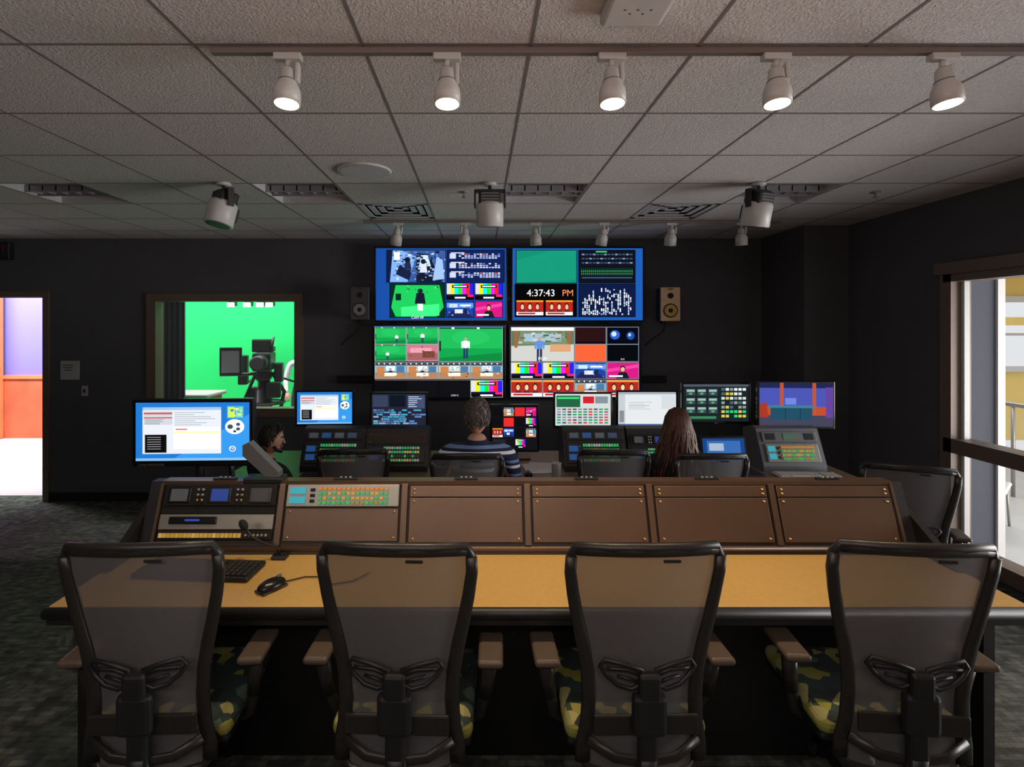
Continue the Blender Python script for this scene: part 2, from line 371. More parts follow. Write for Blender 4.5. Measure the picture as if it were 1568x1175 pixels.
for x in (-4.28,-4.0,-3.78,-3.62):
    st.rbox((x,9,2.44),(.13,.12,.12),M_black,.02); st.cyl((x,9,2.5),(x,9,2.62),.012,M_black); st.box((x,8.935,2.40),(.12,.01,.07),M_studioglow)
st.cyl((-5.0,9,2.6),(-5.0,9,4.28),.015,M_black); st.cyl((-2.3,9,2.6),(-2.3,9,4.28),.015,M_black)
st.obj('studio_light_rig')
# ------------------------------------------------------------ ATRIUM beyond right window
a=MB(); a.bb(XR+.16,7.6,-1.0,10.2,-.1,0.0,M_atfloor); a.obj('atrium_floor')
a=MB(); a.bb(XR+.16,4.28,4.32,4.45,0,3.3,M_wallgray); a.bb(4.28,4.34,4.3,4.47,0,3.3,M_white); a.obj('wall_atrium_return')
a=MB()
a.bb(3.9,12,10.2,10.3,-.2,1.2,M_yellow); a.bb(3.9,12,10.2,10.3,2.55,6,M_yellow)
for x in (4.5,6.6,8.2,9.8,11.4): a.bb(x,x+.35,10.15,10.3,1.2,2.55,M_yellow)
a.bb(3.9,12,10.1,10.2,2.5,2.62,M_white); a.bb(3.9,12,10.1,10.2,1.15,1.25,M_white); a.bb(3.9,12,10.1,10.2,1.85,1.9,M_white)
a.bb(3.9,12,9.2,10.2,3.1,3.25,M_yellow); a.bb(3.9,12,9.6,10.2,2.05,2.2,M_yellow)
a.obj('wall_atrium')
a=MB()
for y in (5.0,6.2,7.4,8.6,9.8): a.cyl((6.35,y,0),(6.35,y,1.1),.02,M_silver)
a.cyl((6.35,4.6,1.1),(6.35,10,1.1),.03,M_silver); a.bb(6.345,6.355,4.7,9.9,.1,1.0,M_glass); a.obj('atrium_railing')
a=MB(); a.rbox((0,0,.43),(.5,.48,.04),M_white,.02,3); a.rbox((0,.24,.66),(.48,.04,.4),M_white,.02,3,R=RX(-12))
for sx_ in (-1,1):
    a.tube([(sx_*.24,-.22,0),(sx_*.24,-.2,.42),(sx_*.24,.22,.42),(sx_*.24,.28,0)],.012,M_silver,seg=8)
a.obj('lounge_chair',(5.05,5.3,0),rz=40)
# ------------------------------------------------------------ track lighting
def track_head(b,x,y,ztop,L,r,tilt=0,spin=0,glow=True):
    b.rbox((x,y,ztop-.012),(.1,.035,.024),M_white,.004)
    b.cyl((x,y,ztop-.02),(x,y,ztop-.05),.011,M_white)
    Mx=T(x,y,ztop-.05)@RZ(spin)@RX(tilt)
    b.rbox((r*.75,0,-.02),(.014,.03,.07),M_white,.004,M=Mx)
    prof=[(r*.35,0.0),(r*.55,-.012),(r*.62,-.05),(r*.95,-.085),(r,-.1),(r,-L),(r*.88,-L),(r*.8,-L+.012)]
    b.lathe(prof[::-1],M_white,M=Mx,seg=28)
    if glow: b.disc(r*.88,M_lampglow,Mx@T(0,0,-L-.0005),24)
    else: b.disc(r*.86,M_gray,Mx@T(0,0,-L-.0005),24)
    for q in range(4): b.lathe([(r*.66,-.052-q*.007),(r*.7,-.052-q*.007),(r*.7,-.055-q*.007),(r*.66,-.055-q*.007)],M_gray,M=Mx,seg=20)
tr=MB(); tr.rbox((.7,1.90,CZ-.016),(3.36,.028,.022),M_track,.003)
hx=[-.70,-.12,.48,1.08,1.69]
for i,x in enumerate(hx): track_head(tr,x,1.90,CZ-.026,.14,.048,tilt=-6,spin=[0,5,0,-10,25][i])
tr.obj('track_light_rail')
for x in hx:
    l=bpy.data.lights.new('track_spot','SPOT'); l.energy=33; l.color=(1,.74,.46); l.spot_size=math.radians(78); l.spot_blend=.9; l.shadow_soft_size=.04
    o=bpy.data.objects.new('track_spot',l); scn.collection.objects.link(o); o.location=(x,1.9,2.82); o.rotation_euler=(math.radians(4),0,0)
tr=MB(); tr.rbox((.88,5.0,CZ-.016),(4.0,.028,.022),M_track,.003)
for i,x in enumerate([-.79,-.14,.53,1.19,1.84,2.51]): track_head(tr,x,5.0,CZ-.026,.165,.055,tilt=[20,-15,12,18,15,10][i],spin=[30,200,-20,20,0,-30][i],glow=False)
tr.obj('track_light_rail')
def big_head(x,y,rz,tilt):
    b=MB()
    b.lathe([(.045,0),(.05,-.012),(.045,-.02)][::-1],M_white); b.cyl((0,0,-.015),(0,0,-.06),.012,M_black)
    b.rbox((0,0,-.06),(.2,.05,.022),M_black,.005)
    for s in (-1,1): b.rbox((s*.106,0,-.115),(.012,.045,.13),M_black,.004)
    Mx=T(0,0,-.14)@RX(tilt)
    b.rbox((0,0,.03),(.16,.13,.09),M_black,.015,M=Mx)
    b.lathe([(.090,-.17),(.097,-.165),(.097,-.02),(.088,0.0),(.06,.01)],M_white,M=Mx,seg=28)
    b.disc(.082,M_black,Mx@T(0,0,-.171),24)
    b.rbox((.0,.094,-.07),(.09,.02,.1),M_black,.006,M=Mx)
    for q in range(4): b.box((0,-.068,.06-q*.02),(.12,.006,.006),M_gray,M=Mx)
    b.obj('ceiling_spotlight',(x,y,CZ),rz)
big_head(-1.82,3.70,-40,-14); big_head(.07,3.70,0,8); big_head(1.98,3.70,25,12)
g=MB(); g.lathe([(.17,-.012),(.175,-.004),(.175,0)],M_white,seg=40,smooth=False); g.disc(.155,M_recess,T(0,0,-.0135),40); g.obj('ceiling_speaker',(-.755,3.4,CZ-.001))
g=MB(); g.rbox((0,0,-.02),(.2,.2,.04),M_white,.015,3); 
for q in range(5): g.cyl((.02*q-.04,.02*(q%2),-.041),(.02*q-.04,.02*(q%2),-.0405),.004,M_gray)
g.bb(-.1,-.04,-.101,-.098,-.034,-.03,M_cyan); g.obj('wireless_access_point',(.49,1.61,CZ-.001))
for (x,y) in ((3.0,3.95),(-.12,3.95)):
    g=MB(); g.lathe([(.006,-.045),(.02,-.042),(.02,-.038),(.006,-.036),(.008,-.01),(.035,-.006),(.035,0)],M_silver,seg=20); g.obj('fire_sprinkler',(x,y,CZ))
# ------------------------------------------------------------ screen painter
class Scr:
    def __init__(s,b,M,w,h): s.b=b; s.M=M; s.w=w; s.h=h; s.n=0
    def sub(s,x0,y0,x1,y1):
        t=Scr(s.b,s.M@T((x0-.5+(x1-x0)/2)*s.w,0,(.5-(y0+y1)/2)*s.h),(x1-x0)*s.w,(y1-y0)*s.h); t.root=getattr(s,'root',s); return t
    def _off(s):
        r=getattr(s,'root',s); r.n+=1; return -.000015*r.n
    def poly(s,pts,col,k=1.0):
        o=s._off(); c=C(*col); c=(c[0]*k,c[1]*k,c[2]*k,1)
        s.b.poly([((x-.5)*s.w,o,(.5-y)*s.h) for x,y in pts],M_scr,s.M,col=c)
    def r(s,x0,y0,x1,y1,col,k=1.0): s.poly([(x0,y1),(x1,y1),(x1,y0),(x0,y0)],col,k)
    def e(s,cx,cy,rx,ry,col,k=1.0,n=18): s.poly([(cx+rx*math.cos(2*math.pi*i/n),cy-ry*math.sin(2*math.pi*i/n)) for i in range(n)],col,k)
    def speck(s,n,cols,x0=0,y0=0,x1=1,y1=1,mx=.08,my=.06):
        for _ in range(n):
            w_=random.uniform(.01,mx); h_=random.uniform(.01,my); x=random.uniform(x0,x1-w_); y=random.uniform(y0,y1-h_); s.r(x,y,x+w_,y+h_,random.choice(cols))
    def text(s,t,cx,cy,size,col,k=1.0):
        vs,fs=textmesh(t); o=s._off(); c=C(*col); c=(c[0]*k,c[1]*k,c[2]*k,1)
        s.b.add(vs,fs,M_scr,s.M@T((cx-.5)*s.w,o,(.5-cy)*s.h)@RX(90)@Matrix.Scale(size*s.h,4),col=c)
def bars(s):
    for i,c in enumerate([(190,190,190),(200,200,20),(20,200,210),(20,200,30),(200,30,200),(210,30,30),(30,30,200)]): s.r(i/7,.0,(i+1)/7,.68,c,1.2)
    s.r(0,.68,1,.8,(20,20,60)); s.r(0,.8,1,1,(10,10,10)); s.r(.2,.1,.8,.28,(15,15,20)); s.r(.25,.15,.75,.22,(230,230,230)); s.r(.3,.85,.7,.95,(240,240,240))
    s.r(.78,.7,1,.85,(230,30,120))
def standing(s,cx,by,h,top=(235,235,240),leg=(30,50,90)):
    a=s.h/s.w; wd=h*a
    s.e(cx,by-h*.93,.055*wd*1.3,.07*h,(190,140,120)); s.poly([(cx-.11*wd,by-h*.48),(cx+.11*wd,by-h*.48),(cx+.15*wd,by-h*.8),(cx+.08*wd,by-h*.85),(cx-.08*wd,by-h*.85),(cx-.15*wd,by-h*.8)],top)
    s.r(cx-.2*wd,by-h*.81,cx-.14*wd,by-h*.5,top); s.r(cx+.14*wd,by-h*.81,cx+.2*wd,by-h*.5,top)
    s.r(cx-.11*wd,by-h*.5,cx-.015*wd,by,leg); s.r(cx+.015*wd,by-h*.5,cx+.11*wd,by,leg)
def green(s,person=True,cx=.5,h=.55):
    s.r(0,0,1,1,(18,150,70)); s.r(0,0,1,.62,(30,172,82)); s.r(0,0,1,.04,(15,60,35)); s.poly([(.0,.9),(1,.75),(1,1),(0,1)],(14,125,58))
    s.e(.5,.3,.3,.22,(36,180,90)); s.r(.2,.0,.24,.05,(240,255,240)); s.r(.6,.0,.64,.05,(240,255,240)); s.r(0,.4,.03,.7,(8,50,30))
    if person: standing(s,cx,.92,h)
def hexgreen(s):
    s.r(0,0,1,1,(10,40,30)); s.poly([(.1,.98),(.02,.7),(.1,.05),(.9,.05),(.98,.7),(.85,.98)],(28,190,85)); s.poly([(.2,.98),(.2,.7),(.9,.6),(.9,.95)],(60,225,125))
    s.e(.55,.22,.05,.07,(30,30,50)); s.poly([(.45,.6),(.65,.6),(.62,.28),(.48,.28)],(20,25,45)); s.r(.5,.6,.6,.8,(220,230,240)); s.r(.1,.3,.2,.5,(12,40,36)); s.speck(8,[(10,30,30),(220,240,230)],.2,.05,.9,.3,.03,.05)
def studio(s,v=0):
    s.r(0,0,1,1,(150,120,95)); s.r(0,.0,1,.18,(60,60,70)); s.r(.0,.18,1,.6,(120,170,190) if v%2 else (170,180,170)); s.r(.05,.25,.3,.62,(190,120,70)); s.r(.7,.22,.95,.62,(70,110,150))
    s.r(.35,.2,.65,.5,(210,225,230)); s.speck(10,[(80,120,90),(120,90,70),(230,235,235)],.36,.22,.64,.48)
    s.poly([(0,1),(1,1),(.9,.65),(.1,.65)],(170,120,80)); s.r(.3,.6,.7,.85,(235,225,210)); s.r(.28,.58,.72,.63,(90,60,40))
    for i in range(5): s.r(.1+i*.18,.03,.14+i*.18,.1,(250,240,220),1.2)
    s.speck(8,[(60,50,50),(220,200,170),(90,120,140)],0,.6,1,1)
    if v: s.e(.5,.45,.035,.07,(200,150,120)); s.poly([(.42,.62),(.58,.62),(.55,.5),(.45,.5)],(30,50,110))
def faces(s):
    s.r(0,0,1,1,(170,35,25)); s.r(0,.78,1,1,(240,235,225)); s.r(.06,.82,.7,.94,(180,30,30))
    for i,c in enumerate([(230,170,130),(240,190,150),(225,165,125)]):
        s.poly([(.1+.28*i,.78),(.34+.28*i,.78),(.3+.28*i,.66),(.14+.28*i,.66)],(60,40,70)); s.e(.22+.28*i,.40,.085,.24,(60,30,20)); s.e(.22+.28*i,.44,.06,.17,c); s.r(.195+.28*i,.5,.245+.28*i,.53,(250,240,235))
    s.r(0,0,1,.1,(240,150,40))
def blueset(s):
    s.r(0,0,1,1,(25,60,150)); s.r(0,.1,1,.4,(90,140,220)); s.r(.1,.15,.4,.38,(190,210,240)); s.r(.5,.2,.9,.3,(230,235,245)); s.poly([(0,1),(1,1),(.7,.6),(.2,.6)],(30,35,80)); s.r(.3,.5,.6,.75,(210,215,230)); s.r(.65,.45,.75,.7,(30,30,50)); s.speck(16,[(20,30,80),(200,215,240),(120,150,210)],0,.05,1,.9)
def magenta(s):
    s.r(0,0,1,1,(195,25,120)); s.poly([(0,.4),(1,.1),(1,.3),(0,.6)],(230,60,150)); s.e(.5,.38,.09,.2,(40,25,20)); s.e(.5,.42,.065,.14,(225,170,140)); s.poly([(.28,1),(.72,1),(.62,.6),(.38,.6)],(25,25,35)); s.r(.06,.8,.5,.9,(240,240,240))
def audio(s):
    s.r(0,0,1,1,(12,16,26))
    for i in range(26): 
        s.r(.04+i*.036,.62,.058+i*.036,.66,(40,200,90)); s.r(.04+i*.036,.70,.058+i*.036,.74,(60,170,90)); s.r(.045+i*.036,.55,.053+i*.036,.78,(30,90,60))
    for j in range(3):
        for i in range(14): s.r(.05+i*.066,.1+j*.13,.1+i*.066,.15+j*.13,(50,66,96) if (i+j)%3 else (110,125,150))
    s.r(.3,.02,.5,.06,(60,200,90)); s.r(.05,.83,.95,.86,(60,90,130))
def grid_table(s,base=(15,35,90)):
    s.r(0,0,1,1,base)
    for blk in range(3):
        y=.1+blk*.3; s.r(.06,y-.035,.3,y-.01,(230,230,235))
        for j in range(3):
            for i in range(14):
                if random.random()<.85: s.r(.2+i*.053,y+j*.06,.2+i*.053+.04,y+j*.06+.04,random.choice([(200,205,225),(140,160,215),(205,210,225),(90,110,190),(200,90,90)] if j==0 else [(200,205,225),(150,165,215)]))
        s.r(.04,y,.15,y+.16,(190,200,225))
def cctv(s):
    s.r(0,0,1,1,(52,84,150)); s.r(0,0,.12,1,(16,24,60)); s.poly([(0.05,1),(.35,1),(.5,.2),(.25,0),(0.1,0)],(120,165,225)); s.poly([(.5,1),(.95,1),(.7,.1),(.5,.1)],(20,25,40)); s.poly([(.55,.5),(.75,.5),(.7,.15),(.58,.15)],(190,215,245))
    s.speck(150,[(18,24,50),(130,165,220),(200,220,245),(60,90,150),(28,36,66),(90,110,150)],.1,0,1,1,.07,.08)
    s.poly([(.15,.75),(.38,.95),(.42,.7),(.22,.45)],(20,30,60)); s.r(.12,.05,.22,.3,(235,240,250)); s.poly([(.78,.95),(.98,.9),(.95,.3),(.85,.2)],(150,180,225)); s.e(.35,.3,.05,.09,(20,24,40)); s.poly([(.29,.6),(.42,.6),(.40,.38),(.31,.38)],(30,40,70)); s.e(.62,.35,.045,.08,(24,26,40)); s.poly([(.56,.7),(.69,.7),(.67,.43),(.58,.43)],(200,210,235))
def textbars(s):
    s.r(0,0,1,1,(12,24,60))
    for i in range(24):
        x=.06+i*.037; a=random.uniform(.0,.35); y=.05+a
        while y<.92:
            h=random.uniform(.03,.12)
            if random.random()<.6: s.r(x,y,x+.022,min(.95,y+h),random.choice([(235,240,245),(170,190,220),(220,225,235)]))
            y+=h+.02
def scr_TL(s):
    s.r(0,0,1,1,(22,70,150)); 
    for (a,b_,c,d,fn) in ((.085,.03,.535,.47,cctv),(.55,.03,.985,.47,lambda q:grid_table(q,(14,30,80))),(.11,.49,.53,.96,hexgreen),(.545,.49,.75,.71,bars),(.765,.49,.97,.71,bars),(.545,.74,.75,.96,blueset),(.765,.74,.97,.96,magenta)):
        s.r(a-.005,b_-.008,c+.005,d+.008,(6,8,16)); fn(s.sub(a,b_,c,d))
    s.text('CAM 09',.32,.965,.05,(240,240,245))
def scr_TR(s):
    s.r(0,0,1,1,(26,84,165))
    def teal(q): q.r(0,0,1,1,(16,130,105)); q.poly([(0,1),(0,.3),(.6,.0),(1,0),(1,.9)],(20,140,110))
    def clock(q):
        q.r(0,0,1,1,(6,6,8)); q.text('4:37:43',.42,.28,.30,(235,232,228)); q.text('PM',.86,.28,.28,(225,130,90))
        faces(q.sub(.02,.5,.46,.96)); faces(q.sub(.5,.5,.94,.96))
    for (a,b_,c,d,fn) in ((.03,.03,.49,.48,teal),(.51,.03,.94,.48,audio),(.02,.50,.49,.95,clock),(.51,.50,.94,.95,textbars)):
        s.r(a-.005,b_-.008,c+.005,d+.008,(6,8,16)); fn(s.sub(a,b_,c,d))
def scr_BL(s):
    s.r(0,0,1,1,(8,9,12)); s.r(0,0,1,.02,(20,60,110)); s.r(0,.72,.5,1,(10,10,14))
    L_=[(.01,.02,.245,.25,lambda q:green(q,True,.7,.5)),(.255,.02,.49,.25,lambda q:green(q,True,.5,.6)),(.01,.26,.245,.485,lambda q:green(q,True,.4,.5)),(.255,.26,.49,.485,magenta),(.5,.02,.985,.49,lambda q:green(q,True,.42,.62)),
    (.01,.51,.245,.73,lambda q:studio(q,1)),(.255,.51,.49,.73,lambda q:studio(q,2)),(.5,.51,.735,.73,lambda q:studio(q,0)),(.745,.51,.985,.73,lambda q:studio(q,3)),(.745,.76,.985,.985,bars)]
    for (a,b_,c,d,fn) in L_: s.r(a-.004,b_-.006,c+.004,d+.006,(150,160,165)); fn(s.sub(a,b_,c,d))
    q=s.sub(.255,.26,.49,.485); q.r(.0,.0,1,1,(190,110,130)); q.r(0,.5,1,.95,(150,90,90)); q.r(.1,.2,.8,.5,(215,150,160)); q.r(.5,.4,.9,.8,(110,60,50)); q.speck(14,[(220,160,170),(120,60,60),(60,120,80)],0,.1,1,.9)
    s.r(.255,.76,.49,.985,(14,14,18)); s.r(.5,.76,.735,.985,(14,14,18)); s.r(.01,.745,.98,.755,(90,90,90)); s.text('ME 1',.37,.965,.035,(210,210,210)); s.text('CAM 3',.62,.965,.035,(210,210,210))
def pgm(q):
    q.r(0,0,1,1,(120,125,110)); q.r(0,.1,1,.55,(85,110,80)); q.poly([(0,1),(1,1),(1,.5),(0,.55)],(190,190,185)); q.poly([(.1,.5),(.9,.5),(.85,.12),(.15,.12)],(110,130,100)); q.r(.2,.18,.8,.42,(150,175,190)); q.speck(30,[(70,100,60),(170,180,170),(120,90,60),(190,200,205)],.1,.12,.9,.5,.1,.06); q.r(.0,0,1,.1,(225,225,225)); q.r(.05,.1,.1,.6,(150,90,60)); q.r(.9,.1,.95,.6,(150,90,60))
    q.r(.62,.5,.95,.72,(200,150,110)); standing(q,.45,1.0,.72,(90,130,200),(40,50,80)); q.text('PGM',.5,.93,.13,(240,240,240))
def scr_BR(s):
    s.r(0,0,1,1,(10,14,26))
    def globe(q): q.r(0,0,1,1,(5,8,20)); q.e(.25,.45,.16,.28,(40,90,190)); q.e(.22,.4,.08,.15,(190,210,230)); q.e(.75,.5,.13,.25,(30,70,150)); q.e(.72,.45,.05,.1,(160,190,220))
    def dark(q): q.r(0,0,1,1,(38,14,18)); q.r(0,.86,1,1,(12,10,12))
    def orange(q): q.r(0,0,1,1,(235,90,50))
    def blk(q): q.r(0,0,1,1,(6,8,12)); q.text('BLK',.5,.88,.14,(200,200,200))
    L_=[(.01,.02,.49,.49,pgm),(.5,.02,.735,.25,dark),(.745,.02,.985,.25,globe),(.5,.26,.735,.49,orange),(.745,.26,.985,.49,blk),(.01,.51,.245,.73,bars),(.255,.51,.49,.73,bars),(.5,.51,.735,.73,blueset),(.745,.51,.985,.73,magenta),
    (.01,.755,.245,.98,faces),(.255,.755,.49,.98,faces),(.5,.755,.735,.98,lambda q:studio(q,1)),(.745,.755,.985,.98,lambda q:faces(q))]
    for (a,b_,c,d,fn) in L_: s.r(a-.004,b_-.006,c+.004,d+.006,(130,140,150)); fn(s.sub(a,b_,c,d))
def wall_display(loc,fn):
    b=MB(); W,H=1.50,.845
    b.rbox((0,.04,0),(W,.07,H),M_bezel,.008); b.rbox((0,.11,0),(.6,.1,.4),M_black,.01)
    s=Scr(b,T(0,.003,0),W-.035,H-.035); fn(s); b.obj('wall_display',loc)
wall_display((-.44,5.86,2.505),scr_TL); wall_display((1.10,5.86,2.505),scr_TR); wall_display((-.46,5.85,1.63),scr_BL); wall_display((1.07,5.85,1.63),scr_BR)
g=MB()
for z in (1.45,1.85,2.35,2.7): g.bb(-1.1,1.75,6.0,6.045,z-.02,z+.02,M_black)
for x in (-.9,-.1,.7,1.5): g.bb(x-.02,x+.02,5.975,6.0,1.3,2.85,M_black)
g.bb(-1.65,2.15,5.99,6.045,1.38,1.46,M_blackm); g.obj('display_mount_frame')
def speaker(loc,rz,woodf):
    b=MB(); 
    b.rbox((0,.12,0),(.2,.2,.36),M_black,.012); b.rbox((0,.01,0),(.205,.022,.365),woodf,.008)
    def ring(z,r,cm):
        Mx=T(0,-.002,z)@RX(90)
        b.lathe([(r*1.12,-.002),(r*1.12,.006),(r,.006),(r*.9,.001)],M_black,M=Mx); b.disc(r*.9,cm,Mx@T(0,0,.0065)); b.lathe([(r*.38,.006),(r*.3,.012),(.001,.016)],M_blackm,M=Mx); b.tube([(r*.65*math.cos(t*math.pi/12),r*.65*math.sin(t*math.pi/12),.0075) for t in range(24)],.002,M_blackm,seg=5,closed=True,M=Mx)
    ring(-.07,.068,M_cone if woodf is M_wood else M_gray); ring(.09,.028,M_blackm)
    b.box((0,-.003,.16),(.05,.002,.01),M_blackm)
    b.tube([(0,.2,-.05),(0,.3,-.12),(0,.42,-.2)],.015,M_black); b.rbox((0,.2,-.02),(.12,.02,.16),M_black,.004)
    b.tube([(0,.2,-.17),(-.02,.24,-.3),(-.12,.3,-.38),(-.2,.36,-.46)],.006,M_blackm,seg=6)
    b.obj('wall_speaker',loc,rz)
speaker((2.05,5.60,2.27),-6,M_wood); speaker((-1.30,5.62,2.28),14,M_black)
# ------------------------------------------------------------ monitors
def monitor(loc,w,h,fn,rz=0,stand=.12,name='computer_monitor',base=True,tilt=0):
    b=MB(); Mx=T(0,0,stand+h/2)@RX(tilt)
    b.rbox((0,.02,0),(w,.035,h),M_bezel,.006,M=Mx); b.rbox((0,.045,0),(w*.6,.03,h*.6),M_black,.01,M=Mx)
    fn(Scr(b,Mx@T(0,.0021,.004),w-.03,h-.036)); b.box((0,.0015,-h/2+.008),(.03,.002,.005),M_silver,M=Mx)
    b.rbox((0,.07,(stand+h/2)/2),(.06,.03,stand+h/2),M_black,.006)
    if base: b.rbox((0,.06,.008),(.26,.18,.014),M_black,.006)
    return b.obj(name,loc,rz)
def desktop(s):
    s.r(0,0,1,1,(30,110,190)); s.poly([(.3,1),(1,1),(1,.2)],(50,140,215)); s.r(0,.955,1,1,(120,170,210))
    s.r(.06,.08,.75,.88,(210,215,222)); s.r(.06,.08,.75,.13,(150,180,210)); s.r(.07,.15,.32,.38,(190,195,200)); s.r(.07,.17,.32,.2,(190,70,80)); s.r(.07,.25,.32,.27,(190,70,80))
    for i in range(5): s.r(.08,.285+i*.02,.08+random.uniform(.1,.22),.292+i*.02,(110,120,130))
    for i in range(7): s.r(.34,.17+i*.035,.34+random.uniform(.15,.36),.178+i*.035,(120,130,140))
    s.r(.33,.42,.74,.8,(228,228,232)); s.r(.35,.45,.45,.47,(230,90,50)); s.r(.33,.5,.74,.52,(240,240,140))
    s.r(.08,.55,.27,.86,(12,12,14)); 
    for i in range(6): s.r(.1,.59+i*.04,.22,.6+i*.04,(150,150,150))
    s.r(.8,.06,.95,.28,(60,150,200)); s.r(.81,.08,.87,.26,(190,220,80)); s.r(.88,.08,.94,.26,(120,200,160)); s.speck(8,[(230,230,120),(60,120,170)],.81,.08,.94,.26,.03,.03)
    s.e(.87,.42,.085,.13,(225,235,240)); s.e(.83,.42,.025,.04,(60,70,80)); s.e(.9,.38,.018,.028,(60,70,80)); s.e(.9,.46,.018,.028,(60,70,80)); s.e(.87,.5,.015,.02,(60,70,80))
    s.e(.85,.8,.03,.05,(240,245,250)); s.e(.85,.8,.022,.037,(30,110,190)); s.text('hp',.85,.79,.06,(245,248,250))
def timeline(s):
    s.r(0,0,1,1,(30,34,48)); s.r(.02,.04,.3,.4,(50,58,80)); s.r(.33,.04,.62,.4,(14,20,30)); s.r(.66,.04,.98,.45,(60,70,100))
    for j in range(7):
        x=.03
        while x<.9:
            w_=random.uniform(.03,.14); 
            if random.random()<.65: s.r(x,.48+j*.068,x+w_,.53+j*.068,random.choice([(80,120,180),(70,90,130),(130,150,190),(60,150,170)]))
            x+=w_+.01
    for i in range(6): s.r(.68,.08+i*.06,.68+random.uniform(.1,.28),.1+i*.06,(190,200,220))
def dark0(q): q.r(0,0,1,1,(12,12,16))
def multiv(s):
    s.r(0,0,1,1,(16,16,20))
    fn=[dark0,studio,lambda q:q.r(0,0,1,1,(210,40,40)),magenta,dark0,lambda q:q.r(0,0,1,1,(210,40,40)),dark0,bars,faces,blueset,dark0,lambda q:studio(q,1)]
    for i in range(12):
        a=(i%4)*.245+.015; c=(i//4)*.24+.03; fn[i](s.sub(a,c,a+.22,c+.2))
    s.sub(.02,.76,.3,.96).r(0,0,1,1,(30,30,36)); bars(s.sub(.52,.76,.74,.96))
def prodsoft(s):
    s.r(0,0,1,1,(190,197,195)); s.r(.02,.05,.45,.42,(30,90,60)); s.r(.04,.1,.43,.16,(60,200,110)); s.r(.5,.08,.7,.3,(190,30,40)); s.r(.72,.08,.95,.3,(120,130,140))
    for j in range(6):
        for i in range(10): s.r(.03+i*.095,.46+j*.085,.1+i*.095,.51+j*.085,random.choice([(60,70,80),(120,130,140),(40,140,90),(90,100,110),(180,60,60)]))
def docsoft(s):
    s.r(0,0,1,1,(204,208,210)); s.r(0,0,1,.07,(150,160,170)); s.r(0,.07,.12,1,(178,183,186)); 
    for i in range(5): s.r(.18,.3+i*.05,.18+random.uniform(.2,.4),.31+i*.05,(140,60,50) if i==2 else (130,135,140))
    s.r(.75,.1,.98,.5,(190,195,198)); s.r(.02,.55,.1,.9,(120,125,130)); s.r(0,.95,1,1,(60,90,130))
def darkapp(s):
    s.r(0,0,1,1,(22,32,34)); s.r(0,0,1,.06,(70,80,90))
    for j in range(3):
        for i in range(3): s.r(.04+i*.17,.12+j*.24,.18+i*.17,.3+j*.24,(50,62,66)); s.r(.05+i*.17,.14+j*.24,.17+i*.17,.2+j*.24,(150,165,165)); s.e(.11+i*.17,.25+j*.24,.03,.03,(60,150,100))
    for j in range(7):
        for i in range(6):
            if random.random()<.8: s.r(.58+i*.065,.1+j*.12,.63+i*.065,.17+j*.12,random.choice([(190,200,200),(210,215,215),(130,140,140),(70,90,100),(200,180,70)] if j<5 else [(40,190,110),(200,180,70)]))
    s.r(.05,.86,.5,.93,(50,120,80))
def setview(s):
    s.r(0,0,1,1,(66,76,160)); s.r(0,.0,1,.12,(30,35,70)); s.r(.0,.55,1,.75,(170,70,45)); s.r(.28,.0,.33,.75,(170,75,52)); s.r(.72,.0,.77,.75,(170,75,52)); s.r(0,.75,1,1,(60,60,80)); s.poly([(.0,.8),(.0,.5),(.1,.45),(.12,.8)],(150,50,35))
    s.r(.15,.56,.72,.85,(30,70,90)); s.r(.12,.52,.75,.58,(60,110,130)); s.r(.35,.6,.36,.85,(20,45,60)); s.r(.55,.6,.56,.85,(20,45,60)); s.r(.9,.1,1,.8,(90,60,140)); s.r(.35,.35,.5,.5,(100,120,200))
Z1=.915
monitor((-1.32,4.42,Z1),.49,.305,desktop,rz=3,stand=.265)
monitor((-.69,4.42,Z1),.49,.31,timeline,stand=.245)
monitor((.29,4.36,Z1),.41,.40,multiv,stand=.06)
monitor((.875,4.42,Z1),.50,.305,prodsoft,stand=.25)
monitor((1.42,4.42,Z1),.52,.32,docsoft,stand=.25)
monitor((1.97,4.34,Z1),.575,.345,darkapp,stand=.30)
monitor((2.54,4.18,Z1),.60,.385,setview,rz=-4,stand=.29,name='television')
def bigmon():
    b=MB(); w,h=.555,.315
    b.rbox((0,.02,0),(w,.04,h),M_bezel,.006); b.rbox((0,.05,0),(w*.5,.04,h*.5),M_black,.01)
    desktop(Scr(b,T(0,-.0005,.006),w-.036,h-.045))
    vs,fs=textmesh('LOGIN PRODUCER'); b.add(vs,fs,M_silver,T(-.19,-.001,-.148)@RX(90)@Matrix.Scale(.014,4))
    b.cyl((0,.06,0),(0,.06,-.30),.018,M_black); b.cyl((0,.06,-.30),(0,.02,-.42),.018,M_black)
    return b.obj('computer_monitor',(-1.335,2.42,1.715-.18),2)
bigmon()
